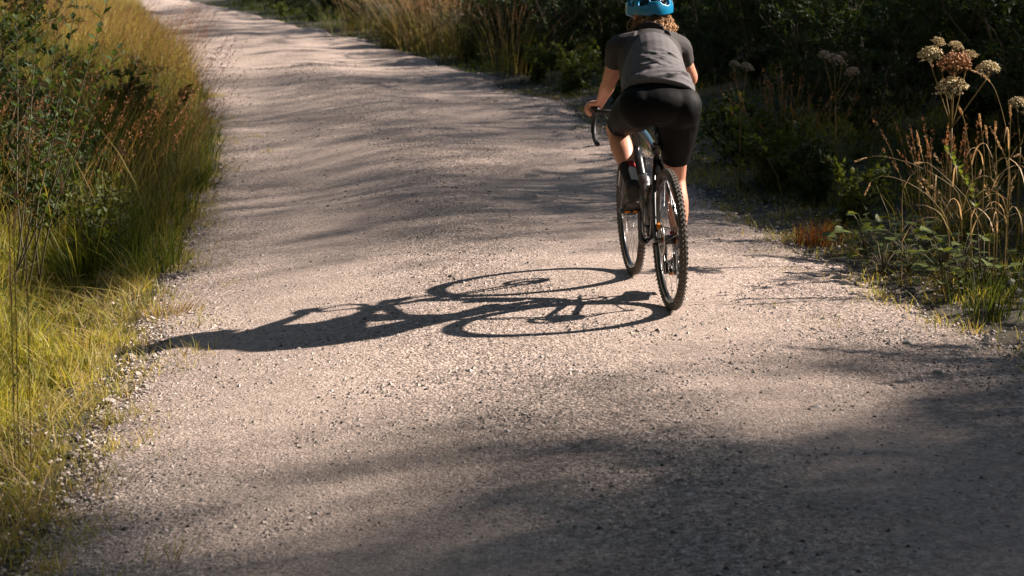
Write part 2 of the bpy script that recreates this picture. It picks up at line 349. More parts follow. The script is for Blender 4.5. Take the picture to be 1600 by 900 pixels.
# ------------------------------------------------------------------ vegetation builders
def blades(mb, roots, h, width, lean, curve, cb, ct, segs=3):
    """roots Nx3, h N, lean Nx2 (horizontal offset of the tip / h), cb / ct Nx3 colours at base and tip"""
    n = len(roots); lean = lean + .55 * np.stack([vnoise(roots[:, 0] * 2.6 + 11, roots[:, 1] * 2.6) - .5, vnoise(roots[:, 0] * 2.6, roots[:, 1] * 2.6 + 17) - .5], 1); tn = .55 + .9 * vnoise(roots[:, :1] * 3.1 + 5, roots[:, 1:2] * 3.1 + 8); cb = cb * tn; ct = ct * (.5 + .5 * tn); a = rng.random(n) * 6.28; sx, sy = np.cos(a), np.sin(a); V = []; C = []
    for k in range(segs + 1):
        f = k / segs; wd = width * (1 - f ** 1.6) if k < segs else 0 * width
        off = lean * (f ** curve)[:, None] * h[:, None] if isinstance(curve, np.ndarray) else lean * f ** curve * h[:, None]
        q = np.linalg.norm(lean, axis=1) * f * .35
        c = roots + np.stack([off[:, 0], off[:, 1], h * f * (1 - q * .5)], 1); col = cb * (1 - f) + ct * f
        if k < segs:
            e = np.stack([sx * wd, sy * wd, 0 * wd], 1); V += [c - e, c + e]; C += [col, col]
        else: V.append(c); C.append(col)
    m = 2 * segs + 1; V = np.stack(V, 1); C = np.stack(C, 1); o = (np.arange(n) * m)[:, None]
    Q = np.concatenate([np.array([[2 * k, 2 * k + 1, 2 * k + 3, 2 * k + 2]]) + o for k in range(segs - 1)]); T = np.array([[2 * segs - 2, 2 * segs - 1, 2 * segs]]) + o
    mb.add(V.reshape(-1, 3), Q, T, C.reshape(-1, 3))
def leaves(mb, pos, d, L, W, up=None, col=None):
    """kite leaves folded along the midrib"""
    n = len(pos); d = d / (np.linalg.norm(d, axis=1)[:, None] + 1e-9)
    up = rng.normal(size=(n, 3)) * .6 + np.array([0, 0, 1.]) if up is None else up
    s = np.cross(d, up); s /= np.linalg.norm(s, axis=1)[:, None] + 1e-9; nn = np.cross(s, d)
    L = np.broadcast_to(L, (n,))[:, None]; W = np.broadcast_to(W, (n,))[:, None]
    V = np.stack([pos, pos + d * L * .45 + s * W * .5 + nn * W * .12, pos + d * L - nn * L * .10, pos + d * L * .45 - s * W * .5 + nn * W * .12], 1)
    o = (np.arange(n) * 4)[:, None]; T = np.concatenate([np.array([[0, 1, 2]]) + o, np.array([[0, 2, 3]]) + o])
    mb.add(V.reshape(-1, 3), None, T, None if col is None else np.repeat(col, 4, 0))
def mixcol(n, *cols, j=.18):
    c = np.array(cols, float); k = rng.integers(0, len(c), n); f = rng.random((n, 1)); k2 = rng.integers(0, len(c), n)
    return (c[k] * f + c[k2] * (1 - f)) * (1 - j + 2 * j * rng.random((n, 1)))
def shrub_meshes(h, spread, nst, nleaf, L, W, seed, upright=.5, low=.03):
    r = np.random.default_rng(seed); st = MB(); fo = MB(); tips = []
    for i in range(nst):
        a = r.random() * 6.28; rr = spread * (.25 + .75 * r.random()); hh = h * (.6 + .4 * r.random())
        p = smooth_path([[.05 * r.normal(), .05 * r.normal(), -.05], [rr * .35 * math.cos(a), rr * .35 * math.sin(a), hh * .45], [rr * .75 * math.cos(a) + .1 * r.normal(), rr * .75 * math.sin(a) + .1 * r.normal(), hh * .8], [rr * math.cos(a), rr * math.sin(a), hh]], 9)
        tube(st, p, np.linspace(.014, .003, 9) * (h / 1.8), 5)
        for b in range(10):
            f = low + (1 - low) * r.random(); q = p[0] + 0; idx = f * 8; i0 = min(int(idx), 7); q = p[i0] + (p[i0 + 1] - p[i0]) * (idx - i0)
            d = r.normal(size=3) * np.array([1, 1, .5]) + np.array([0, 0, upright]); d /= np.linalg.norm(d); ln = h * (.14 + .16 * r.random())
            tp = smooth_path([q, q + d * ln * .5, q + d * ln + np.array([0, 0, -.08 * ln])], 4); tube(st, tp, np.linspace(.004, .0015, 4), 3); tips.append(tp)
    tips = np.array(tips); k = r.integers(0, len(tips), nleaf); f = .15 + .85 * r.random(nleaf); idx = f * 3; i0 = np.minimum(idx.astype(int), 2)
    pos = tips[k, i0] + (tips[k, i0 + 1] - tips[k, i0]) * (idx - i0)[:, None] + r.normal(size=(nleaf, 3)) * .012
    ax = tips[k, 3] - tips[k, 0]; ax /= np.linalg.norm(ax, axis=1)[:, None]
    d = ax * .7 + r.normal(size=(nleaf, 3)) * .75; s = .65 + .7 * r.random(nleaf)
    leaves(fo, pos, d, L * s, W * s); return st.mesh('stem'), fo.mesh('foliage')
def place_shrub(meshes, x, y, s, rz, mats, label, group, name='shrub', cat='shrub', sink=.03):
    r = ob(name, None, label=label, cat=cat, group=group, loc=(x, y, float(zt(x, y)) - sink)); r.scale = (s, s, s); r.rotation_euler = (0, 0, rz)
    a = bpy.data.objects.new('stem', meshes[0]); COL.objects.link(a); a.parent = r
    b = bpy.data.objects.new('foliage', meshes[1]); COL.objects.link(b); b.parent = r; b['kind'] = 'stuff'
    if not meshes[0].materials: meshes[0].materials.append(M['stem'])
    if not meshes[1].materials: meshes[1].materials.append(mats)
    return r
def head_mesh(mb, path, r0, n, L):
    """seed head: spikelets along a path"""
    p = smooth_path(path, 12); seg = rng.random(n) * 10.99; i = seg.astype(int); pos = p[i] + (p[i + 1] - p[i]) * (seg - i)[:, None]
    tg = p[i + 1] - p[i]; tg /= np.linalg.norm(tg, axis=1)[:, None]; rad = r0 * (.35 + .65 * np.sin(np.clip(seg / 11, 0, 1) * 2.9 + .12))
    off = rng.normal(size=(n, 3)); off /= np.linalg.norm(off, axis=1)[:, None]
    leaves(mb, pos + off * rad[:, None] * .5, tg + off * .45, L, L * .30)
def grass_stem(path_stem, path_head, r0, label, group, m=None, n=90, L=.012, blade=True, rs=.0022):
    base = np.array(path_stem[0], float); r = ob('arching_grass', None, label=label, cat='grass', group=group, loc=base)
    sb = MB(); tube(sb, smooth_path(np.array(path_stem) - base, 14), np.linspace(rs, rs * .6, 14), 5); ob('stem', sb, r, M['culm'])
    hb = MB(); hp = np.array(path_head) - base; tube(hb, smooth_path(hp, 8), rs * .5, 4); head_mesh(hb, hp, r0, n, L); ob('seed_head', hb, r, m or M['straw'])
    if blade:
        for k in range(2):
            lb = MB(); q = smooth_path(np.array(path_stem) - base, 14)[3 + 3 * k]; a = rng.random() * 6.28; d = np.array([math.cos(a), math.sin(a), 0]); pa = smooth_path([q, q + d * .05 + [0, 0, .09], q + d * .16 + [0, 0, .13], q + d * .27 + [0, 0, .06]], 8)
            V = []; sd = np.cross(d, [0, 0, 1.])
            for i in range(8): wv = .0035 * (1 - (i / 7) ** 2) + .0003; V += [pa[i] - sd * wv, pa[i] + sd * wv]
            lb.add(V, [[2 * i, 2 * i + 1, 2 * i + 3, 2 * i + 2] for i in range(7)]); ob('leaf', lb, r, M['straw'])
    return r

# ------------------------------------------------------------------ trees right of the road: their crowns throw the dappled shade
SU = np.array([0, 160, 320, 480, 640, 800, 960, 1120, 1280, 1440, 1600.])
ST = [(-20, [.2, .2, .2, .1, .1, .4, .7, .8, .8, .8, .8]), (20, [.2, .2, .3, .1, .1, .4, .7, .8, .8, .8, .8]), (48, [.2, .2, .75, .45, .15, .45, .8, .9, .9, .9, .9]), (62, [.2, .2, .4, .2, .1, .45, .8, .9, .9, .9, .9]), (85, [.2, .2, .05, .05, .05, .4, .6, .9, .9, .9, .9]),
      (104, [.3, .3, .1, .1, .2, .5, .6, .9, .9, .9, .9]), (125, [.3, .3, .6, .75, .7, .75, .9, .9, .9, .9, .9]), (152, [.3, .3, .2, .45, .6, .6, .8, .9, .9, .9, .9]), (185, [.4, .5, .65, .65, .65, .6, .8, .9, .9, .9, .9]),
      (215, [.5, .6, .35, .5, .78, .75, .75, .9, .9, .9, .9]), (240, [.5, .7, .4, .3, .5, .3, .4, .9, .9, .9, .9]), (280, [.3, .6, .62, .66, .82, .82, .8, .9, .9, .9, .9]), (330, [.1, .5, .7, .5, .8, .75, .8, .75, .9, .9, .9]),
      (370, [.05, .15, .55, .6, .7, .5, .5, .6, .5, .6, .7]), (400, [0, .05, .35, .5, .35, .1, 0, .1, .2, .4, .5]), (430, [0, 0, .2, .2, 0, 0, 0, 0, 0, .05, .1]), (480, [0, 0, 0, 0, 0, 0, 0, 0, 0, 0, .1]),
      (530, [0, 0, 0, 0, 0, 0, 0, 0, .2, .4, .3]), (560, [0, 0, 0, 0, 0, 0, .05, .4, .85, .95, .7]), (600, [0, 0, 0, 0, 0, .3, .4, .1, .3, .8, 1]), (640, [0, 0, 0, 0, .15, .55, .55, .4, .6, .95, 1]),
      (700, [.4, .25, .15, .28, .45, .75, .96, .95, .95, 1, 1]), (760, [.8, .55, .5, .5, .62, .86, .97, 1, 1, 1, 1]), (820, [1, .88, .66, .66, .74, .92, 1, 1, 1, 1, 1]), (920, [1, .95, .9, .86, .88, .97, 1, 1, 1, 1, 1])]
SV = np.array([r[0] for r in ST], float); SG = np.array([r[1] for r in ST])
def shade(x, y):
    """how much of the sun the trees take from a spot of the ground (read from the photograph)"""
    u, v = project(np.stack([x, y, zt(x, y)], -1))
    uu = np.clip(np.nan_to_num(u, nan=800), 0, 1600) / 160; vi = np.interp(np.nan_to_num(v, nan=2000), SV, np.arange(len(SV)))
    i = np.minimum(vi.astype(int), len(SV) - 2); j = np.minimum(uu.astype(int), 9); fv, fu = vi - i, uu - j
    s = (SG[i, j] * (1 - fu) + SG[i, j + 1] * fu) * (1 - fv) + (SG[i + 1, j] * (1 - fu) + SG[i + 1, j + 1] * fu) * fv
    s = s ** (1 - .12 * sm(10.5, 12.5, y) * (1 - sm(24, 30, y))); s = np.where(u > 1600, np.maximum(s, .85 * sm(1600, 1900, u)), s); s = np.where(y < 4, .97, s)
    left = sm(-.1 - .35 * sm(10.2, 10.8, y) * (1 - sm(15, 17, y)), .5 - .45 * sm(10.2, 10.8, y) * (1 - sm(15, 17, y)), xl(y) - x) * sm(0, .6, y - 10.1 - 3.6 * sm(.3, 1.0, xl(y) - x))
    nz = fbm(x * .8 + 5, y * 1.6)
    s = s * (1 - left) + left * np.where(y < 20, np.where(xl(y) - x < 1.7 + .6 * (nz > .5), .985, .2 + .75 * (nz > .5)), .15 + .8 * (nz > .6))
    s = np.where((u < 0) & (y > 7.0) & (y < 12), s * sm(-500, 0, u) * .5, s); s = np.where(y > 60, np.where(nz > .5, .7, .1), s)
    return np.clip(s + (.06 * (1 - sm(9, 11, y)) + .10 * sm(20, 26, y)) * (fbm(x * .6 + 30, y * 1.0) - .5) * sm(0, .25, s), 0, 1)
def sun_foot(p):
    """spot of the ground that the shadow of p falls on"""
    p = np.asarray(p, float); k = p[..., 2] / SUN[2]; return p[..., 0] - SUN[0] * k, p[..., 1] - SUN[1] * k
tx = []
for yy in np.arange(-6, 92, 5.5):
    for row, x0 in enumerate((20., 25.5, 31.)):
        best = None                                                    # trunks stand where their shadows fall into the shade of the crowns
        for _ in range(14):
            q = np.array([x0 + rng.normal() * .9, yy + 1.8 * row + rng.normal() * 1.1]); zz = np.linspace(6, 21, 20); fx, fy = sun_foot(np.stack([np.full(20, q[0]), np.full(20, q[1]), zz], 1)); u_, v_ = project(np.stack([fx, fy, zt(fx, fy)], 1)); seen = (u_ > -100) & (u_ < 1600) & (v_ > 80) & (v_ < 1000)
            sc = np.where(seen, shade(fx, fy), 1).mean()
            if best is None or sc > best[0]: best = (sc, q)
        if best[0] > .8: tx.append(best[1])
tx = np.array(tx)
crown = [[] for _ in tx]
for (y0, y1, sz) in ((-8, 28, .80), (28, 84, 1.9)):
    ae = .0070 * sz ** 2; tmax = 4.6; dens = tmax * SUN[2] / ae; area = 25 * (y1 - y0); N = int(dens * area)
    ii = np.arange(N); R3 = [(.5 + ii * 1.2207440846057596 ** -k) % 1 for k in (1, 2, 3)]; x = -13 + 25 * R3[0]; y = y0 + (y1 - y0) * R3[1]; s = shade(x, y)
    tau = -np.log(1 - s * .99); keep = R3[2] < tau / tmax; x, y = x[keep], y[keep]
    xc = 18. + 15. * rng.random(len(x)); k = (xc - x) / SUN[0]; P = np.stack([xc, y + k * SUN[1], k * SUN[2]], 1); P = P[P[:, 2] > 1.9]
    near = np.argmin((P[:, None, 0] - tx[None, :, 0]) ** 2 + (P[:, None, 1] - tx[None, :, 1]) ** 2, 1)
    for i in range(len(tx)):
        if (near == i).any(): crown[i].append((P[near == i], sz))
for i, (x, y) in enumerate(tx):
    if not crown[i]: continue
    base = np.array([x, y, float(zt(x, y)) - .1]); P = np.concatenate([c[0] for c in crown[i]]) - base; sz = np.concatenate([np.full(len(c[0]), c[1]) for c in crown[i]])
    r = ob('broadleaf_tree', None, label='tall broadleaf tree in the wood right of the road, its crown shading the gravel', cat='tree', group='trees shading the road', loc=base)
    tb = MB(); top = max(7., float(np.percentile(P[:, 2], 85))); pth = smooth_path([[0, 0, 0], [.1, .05, top * .35], [-.1, .1, top * .7], [.05, 0, top]], 12); tube(tb, pth, np.interp(pth[:, 2], [0, 4, 7, top], [.17, .09, .040, .012]), 8)
    for k in range(22):
        q = pth[3 + k % 8]; e = P[rng.integers(len(P))]; lp = smooth_path([q, q * .5 + e * .5 + [0, 0, .25], e], 6); fx, fy = sun_foot(lp + base)
        if shade(fx, fy)[1:].min() > .88: tube(tb, lp, np.linspace(.022, .006, 6), 5)
    ob('trunk', tb, r, M['bark'])
    lb = MB(); n = len(P); leaves(lb, P - .08, rng.normal(size=(n, 3)), .21 * sz * (.7 + .6 * rng.random(n)), .145 * sz, up=rng.normal(size=(n, 3)))
    ob('crown', lb, r, M['leaf_mid'], kind='stuff')
# added trees, left and behind the camera, that block sky light and deepen shade
tb = MB(); tube(tb, smooth_path([[0, 0, -.1], [.1, 0, 4], [0, .1, 8], [0, 0, 12]], 10), np.linspace(.2, .03, 10), 8)
n = 5200; P = rng.normal(size=(n, 3)); P /= np.linalg.norm(P, axis=1)[:, None]; P = P * (rng.random((n, 1)) ** .4) * [3.0, 3.0, 5.4] * (.75 + .5 * vnoise(P[:, :1] * 3 + 9, P[:, 2:] * 3 + 9)) + [0, 0, 7.2]
for k in range(16):
    e = P[rng.integers(n)]; q = np.array([.05, .05, 2.5 + .5 * k]); tube(tb, smooth_path([q, (q + e) / 2 + [0, 0, .2], e], 5), np.linspace(.05, .01, 5), 5)
TT = tb.mesh('trunk'); TT.materials.append(M['bark']); lb = MB(); leaves(lb, P, rng.normal(size=(n, 3)), .42, .30, up=rng.normal(size=(n, 3))); TC = lb.mesh('crown'); TC.materials.append(M['leaf_mid'])
spots = [(float(xl(yy)) - 9.5 - 4. * (k % 2) + rng.normal() * .6, yy) for k, yy in enumerate(np.arange(-8, 66, 4.2))] + [(xx, -8.5 + 2 * (k % 2)) for k, xx in enumerate(np.arange(-9, 12, 4.))]
for k, (x, y) in enumerate(spots):
    r = ob('sky_block_tree', None, label='unseen tree added left of the road to block sky light' if y > -7 else 'unseen tree added behind the camera to block sky light', cat='tree', group='added trees left of the road' if y > -7 else 'added trees behind the camera', loc=(x, y, float(zt(x, y)) - .1)); r.rotation_euler = (0, 0, k * 1.9); sc = 1.5 + .4 * rng.random(); r.scale = (sc, sc, sc)
    for nm, me in (('trunk', TT), ('crown', TC)):
        o = bpy.data.objects.new(nm, me); COL.objects.link(o); o.parent = r
        if nm == 'crown': o['kind'] = 'stuff'

# ------------------------------------------------------------------ grass
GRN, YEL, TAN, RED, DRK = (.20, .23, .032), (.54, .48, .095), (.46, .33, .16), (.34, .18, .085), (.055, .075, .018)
def scatter(n, y0, y1, d0, d1, side, pw=1.0):
    y = y0 + (y1 - y0) * rng.random(n) ** pw; d = d0 + (d1 - d0) * rng.random(n)
    x = xl(y) - d if side < 0 else xr(y) + d; return x, y, d
def put(mb, x, y, h, wd, lean, curve, cb, ct, segs=3): blades(mb, np.stack([x, y, zt(x, y) - .01], 1), h, wd, lean, curve, cb, ct, segs)
GR2 = (.085, .125, .020)
def tussocks(mb, x, y, per, h, wd, cb, ct, rad=.05, out=.5):
    k = np.repeat(np.arange(len(x)), per); n = len(k); off = rng.normal(size=(n, 2)) * rad * (.6 + .8 * rng.random(len(x)))[k][:, None]; hh = h[k] * (.35 + .65 * rng.random(n)); own = rng.normal(size=(len(x), 2)) * .18
    tone = (.6 + .7 * rng.random(len(x)))[k][:, None]; px, py = x[k] + off[:, 0], y[k] + off[:, 1]
    put(mb, px, py, hh, wd * (.6 + .8 * rng.random(n)), off / rad * out * .45 + own[k] + rng.normal(size=(n, 2)) * .22, 1.9, mixcol(n, *cb) * tone, mixcol(n, *ct) * tone, 3)
g = MB()
# bright meadow left of the road, close: tussocks, thatch and bent dead stalks
x, y, d = scatter(2500, 5.5, 12.6, -.05, 3.2, -1); d = d - .42 * sm(8.8, 9.8, y) * (1 - sm(12.6, 13.2, y)) - .28 * (1 - sm(6.6, 8, y)); k = rng.random(len(x)) < .08 + .92 * sm(-.02, .4, d + .5 * (fbm(x * 2, y * 2) - .5)); x, y, d = x[k], y[k], d[k]
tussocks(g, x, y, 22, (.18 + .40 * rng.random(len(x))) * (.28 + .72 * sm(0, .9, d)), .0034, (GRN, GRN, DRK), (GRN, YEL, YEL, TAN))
x, y, d = scatter(9000, 5.5, 11.2, .05, 3.0, -1); n = len(x); put(g, x, y, .05 + .16 * rng.random(n), np.full(n, .0036), rng.normal(size=(n, 2)) * 1.1, 1.3, mixcol(n, TAN, GRN), mixcol(n, TAN, YEL, TAN))
x, y, d = scatter(620, 3.6, 6.2, .0, 1.6, -1); k = rng.random(len(x)) < sm(.05, .7, d); x, y, d = x[k], y[k], d[k]; tussocks(g, x, y, 22, (.12 + .34 * rng.random(len(x))) * (.3 + .7 * sm(.1, .8, d)), .0030, (DRK, GR2, TAN), (GR2, GRN, TAN, RED))
ob('meadow_grass', g, mat=M['grass'], kind='stuff', label='bright yellow-green meadow grass in the sun left of the road', cat='grass')
g = MB()
# tall grass bank on the inside of the bend
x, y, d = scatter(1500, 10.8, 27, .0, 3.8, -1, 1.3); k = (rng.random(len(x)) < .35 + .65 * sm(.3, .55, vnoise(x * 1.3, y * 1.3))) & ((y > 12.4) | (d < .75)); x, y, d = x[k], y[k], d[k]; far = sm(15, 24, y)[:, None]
tussocks(g, x, y, 28, (.45 + .65 * rng.random(len(x))) * (.40 + .60 * sm(0, .9, d)), .0046, (DRK, DRK, GR2), (DRK, GR2, GR2, GRN, GRN, YEL), rad=.075, out=.55)  # dark blade tones also paint in the shade at the foot of the bank
x, y, d = scatter(3500, 12, 27, .1, 3.6, -1, 1.2); n = len(x); put(g, x, y, .35 + .6 * rng.random(n), np.full(n, .0032), rng.normal(size=(n, 2)) * .4 + [.15, 0], 2.0, mixcol(n, GRN, TAN), mixcol(n, TAN, YEL, RED), 4)
x, y, d = scatter(15000, 26, 75, 0, 6, -1, 1.4); n = len(x); h = (.5 + .7 * rng.random(n)) * (.5 + .5 * sm(0, .9, d)); put(g, x, y, h, np.full(n, .008), rng.normal(size=(n, 2)) * .3 + [.15, 0], 1.7, mixcol(n, GRN, TAN), mixcol(n, TAN, TAN, RED, YEL))
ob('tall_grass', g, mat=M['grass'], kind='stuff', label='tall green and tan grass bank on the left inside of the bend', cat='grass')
# fine reddish flowering stems leaning over the road from that bank
g = MB(); hd_ = MB()
x, y, d = scatter(1500, 11.5, 34, .0, 2.6, -1, 1.2); n = len(x); h = .85 + .45 * rng.random(n); ln = np.stack([.22 + .2 * rng.random(n), rng.normal(size=n) * .12], 1)
put(g, x, y, h, np.full(n, .0016), ln, 2.0, mixcol(n, GRN, TAN), mixcol(n, RED, TAN), 4)
for i in range(n):
    b = np.array([x[i], y[i], float(zt(x[i], y[i]))]); f = np.array([.72, .86, 1.0]); q = np.linalg.norm(ln[i]) * f * .35
    pth = b + np.stack([ln[i, 0] * f ** 2 * h[i], ln[i, 1] * f ** 2 * h[i], h[i] * f * (1 - q * .5)], 1); head_mesh(hd_, pth, .009, 14, .022)
ob('flowering_grass', g, mat=M['grass'], kind='stuff', label='thin flowering grass stalks bending over the left road edge', cat='grass')
ob('grass_panicles', hd_, mat=M['straw2'], kind='stuff', label='fine reddish seed panicles on the grass leaning over the road', cat='grass')
# right verge
g = MB()
x, y, d = scatter(34000, 6.3, 34, .1, 3.0, 1, 1.5); k = rng.random(len(x)) < sm(.0, .7, d + .4 * (fbm(x * 2, y * 2) - .5)) * (.2 + .8 * sm(.35, .6, vnoise(x * 2.1, y * 2.1))); x, y, d = x[k], y[k], d[k]; n = len(x)
h = (.08 + .32 * rng.random(n)) * (.22 + .78 * sm(.2, 1.4, d)) * (1 - .45 * sm(13, 20, y)); put(g, x, y, h, np.full(n, .0034), rng.normal(size=(n, 2)) * .3 + [-.1, 0], 1.8, mixcol(n, DRK, GRN), mixcol(n, GRN, YEL, TAN))
x, y, d = scatter(9000, 28, 75, -.1, 2.5, 1, 1.4); n = len(x); h = (.08 + .25 * rng.random(n)) * (.4 + .6 * sm(.1, 1., d)); put(g, x, y, h, np.full(n, .008), rng.normal(size=(n, 2)) * .3, 1.8, mixcol(n, GR2, DRK), mixcol(n, GR2, GRN, DRK))
ob('verge_grass', g, mat=M['grass'], kind='stuff', label='short mixed grass along the right side of the road', cat='grass')
# short sparse growth on the stony edges
g = MB()
for (side, cnt) in ((-1, 620), (1, 330)):
    yy = 4.6 + 20 * rng.random(cnt) ** 1.6; dd = rng.normal(.16, .22, cnt); xx = xl(yy) - dd if side < 0 else xr(yy) + dd
    for a, b in zip(xx, yy):
        n = int(14 + 26 * rng.random()); rr = .03 + .06 * rng.random(); px = a + rng.normal(size=n) * rr; py = b + rng.normal(size=n) * rr; h = .025 + .09 * rng.random(n)
        put(g, px, py, h, np.full(n, .0024), rng.normal(size=(n, 2)) * .5, 1.6, mixcol(n, GRN, TAN), mixcol(n, YEL, TAN, GRN))
ob('edge_grass', g, mat=M['grass'], kind='stuff', label='sparse short grass tufts growing on the stony road edges', cat='grass')
# low leafy ground cover
gc = MB()
for (side, y0, y1, d0, d1, cnt, pw) in ((1, 6.5, 32, .25, 3.2, 24000, 1.5), (-1, 5, 12, .3, 2.4, 5000, 1.2)):
    x, y, d = scatter(cnt, y0, y1, d0, d1, side, pw); k = rng.random(len(x)) < sm(.42, .62, vnoise(x * 2.3 + 40, y * 2.3)); x, y, d = x[k], y[k], d[k]; n = len(x)
    z = zt(x, y) + .02 + .16 * rng.random(n) * sm(.2, 1.2, d); a = rng.random(n) * 6.28; s = .6 + .8 * rng.random(n)
    leaves(gc, np.stack([x, y, z], 1), np.stack([np.cos(a), np.sin(a), .1 + .3 * rng.random(n)], 1), .045 * s, .034 * s, col=mixcol(n, (.05, .08, .02), (.09, .12, .03), (.06, .09, .04)))
ob('ground_cover', gc, mat=M['grass'], kind='stuff', label='low broad-leaved weeds covering the ground beside the road', cat='ground cover')

# ------------------------------------------------------------------ shrubs
SH = [(shrub_meshes(1.9, .8, 9, 4200, .055, .026, 21), M['leaf_dark']), (shrub_meshes(2.0, .75, 10, 5200, .060, .020, 22, .8), M['leaf_mid']), (shrub_meshes(1.7, .9, 9, 4200, .045, .032, 23, .3), M['leaf_grey']), (shrub_meshes(2.1, .7, 8, 4600, .075, .024, 24, .7), M['leaf_dark'])]
thick = []
for yy in np.arange(7.5, 34, 1.15):
    for k, dd in enumerate((2.2, 3.2, 4.4, 5.8)):
        thick.append((float(xr(yy)) + dd + rng.normal() * .25 + (.5 if yy < 12 else 0), yy + rng.normal() * .3 + k * .3))
for yy in np.arange(34, 78, 2.4):
    for k, dd in enumerate((1.7, 2.7, 3.8, 5.4, 7.6, 10.2, 13.5)): thick.append((float(xr(yy)) + dd + rng.normal() * .4, yy + rng.normal() * .6))
thick += [(at(u_, 40, y_)[0], y_) for u_, y_ in ((775, 33.5), (800, 31), (760, 40), (785, 46), (740, 52), (830, 34), (700, 60), (862, 27), (880, 31), (850, 38), (895, 36), (870, 45), (640, 66), (600, 70))]
for i, (x, y) in enumerate(thick):
    k = rng.integers(0, 4); s = (.8 + .35 * rng.random()) * (1.25 if x - float(xr(y)) > 4 else 1)
    place_shrub(SH[k][0], x, y, s, rng.random() * 6.28, SH[k][1], ['dark small-leaved shrub in the shaded thicket right of the road', 'mid-green narrow-leaved shrub in the shaded thicket right of the road', 'grey-green round-leaved shrub in the shaded thicket right of the road', 'dark long-leaved shrub in the shaded thicket right of the road'][k].replace('right of the road', ['behind the tall umbel plant', 'level with the rider', 'before the reed grass clumps', 'beyond the reed grass clumps'][int(np.searchsorted([13, 20, 30], y))]), 'shrubs of the shaded thicket')
# shrubs behind the left grass
for i, (u, v, yy, s) in enumerate([(75, 0, 12.6, .5), (-25, 0, 13.2, .75), (120, 0, 14.0, .40), (-60, 0, 14, .9), (-140, 0, 17, 1.), (60, 0, 26, .9), (-30, 0, 33, 1.)]):
    p = at(u, 200, yy); k = (0, 2, 2, 1, 2, 0, 1)[i]; place_shrub(SH[k][0], p[0], p[1], s, i * 2., SH[k][1], 'leafy shrub standing in the tall grass bank left of the road', 'shrubs in the left grass bank')
# low leafy plants edging the thicket beyond the rider
SP = (shrub_meshes(.55, .32, 9, 900, .055, .034, 31, .6, .05), M['leaf_light']); SP2 = (shrub_meshes(.6, .35, 9, 900, .065, .030, 32, .6, .05), M['leaf_mid'])
for i, (u, v) in enumerate([(640, 78), (690, 92), (728, 98), (765, 118), (800, 130), (840, 150), (880, 165), (575, 62), (520, 48), (470, 36), (430, 28), (930, 190), (1110, 262), (1150, 290), (1190, 300), (1240, 322), (1300, 350)]):
    p = ground_at(u, v); c = SP if i % 3 else SP2
    x, y = max(p[0], float(xr(p[1])) + .45) + .1, p[1]; place_shrub(c[0], x, y, .75 + .5 * rng.random(), i * 1.7, c[1], 'low leafy weed at the foot of the thicket along the road' if i % 3 else 'low narrow-leaved weed at the foot of the thicket along the road', 'weeds at the foot of the thicket', 'leafy_weed', 'weed')
for i in range(26):
    y = 11.2 + 14 * rng.random(); x = float(xl(y)) - .7 - 2.6 * rng.random(); c = (SP, SP2)[i % 2]; place_shrub(c[0], x, y, .9 + .7 * rng.random(), i * 1.3, c[1], 'leafy weed growing through the tall grass on the left bank', 'weeds in the left grass bank', 'leafy_weed', 'weed')
p = ground_at(135, 432); sm_sh = shrub_meshes(.62, .26, 10, 900, .034, .021, 41, .8, .1)
place_shrub(sm_sh, p[0], p[1], 1, 0, M['leaf_light'], 'small sunlit shrub with pale green leaves at the edge of the meadow grass', None)

# upright shrub with single leaves against the left grass
LEAF = MB(); leaves(LEAF, np.zeros((1, 3)), np.array([[1., 0, 0]]), 1., .5, up=np.array([[0, 0, 1.]])); LEAFM = LEAF.mesh('leaf'); LEAFM.materials.append(M['leaf_dark'])
BL = MB()
bp_ = np.array([[0, 0, 0], [.25, .32, .05], [.55, .40, .06], [.85, .22, .02], [1.02, 0, -.06], [.85, -.22, .02], [.55, -.40, .06], [.25, -.32, .05], [.3, 0, 0], [.6, 0, .01], [.85, 0, -.01]])
BL.add(bp_, [[8, 1, 2, 9], [9, 2, 3, 10], [8, 9, 6, 7], [9, 10, 5, 6]], [[0, 1, 8], [0, 8, 7], [10, 3, 4], [10, 4, 5]]); BROADM = BL.mesh('leaf'); BROADM.materials.append(M['leaf_light'])
def put_leaf(me, parent, pos, d, L, roll=0):
    o = bpy.data.objects.new('leaf', me); COL.objects.link(o); o.parent = parent; o.location = pos; o.scale = (L, L, L)
    o.rotation_mode = 'QUATERNION'; o.rotation_quaternion = Vector(d).to_track_quat('X', 'Z') @ Quaternion((1, 0, 0), roll); return o
bx, by = -3.0, 10.6; br_ = ob('leafy_shrub', None, label='upright dark-leaved shrub rising out of the tall grass left of the road', cat='shrub', loc=(bx, by, float(zt(bx, by)) - .02))
sb = MB(); nl = 0
for k, (u, v) in enumerate([(176, -25), (128, -40), (60, -30), (95, 20), (150, 60), (25, 10), (185, 70), (110, 90)]):
    tip = at(u, v, by + (-.2, .1, .2, -.1, -.15, .3, 0, .1)[k]) - np.array(br_.location); pth = smooth_path([[.03 * k - .1, .02 * k, 0], tip * [.35, .4, .35], tip * [.7, .8, .7], tip], 60); tube(sb, pth, np.linspace(.007, .0015, 60), 5)
    for j in range(30):
        f = .28 + .72 * (j + rng.random()) / 30; q = pth[min(int(f * 59), 59)]; a = j * 2.4 + rng.random(); d = np.array([math.cos(a), math.sin(a), .7 + .4 * rng.random()])
        put_leaf(LEAFM, br_, q, d, .055 + .03 * rng.random(), rng.normal() * .5); nl += 1
ob('stem', sb, br_, M['stem'])

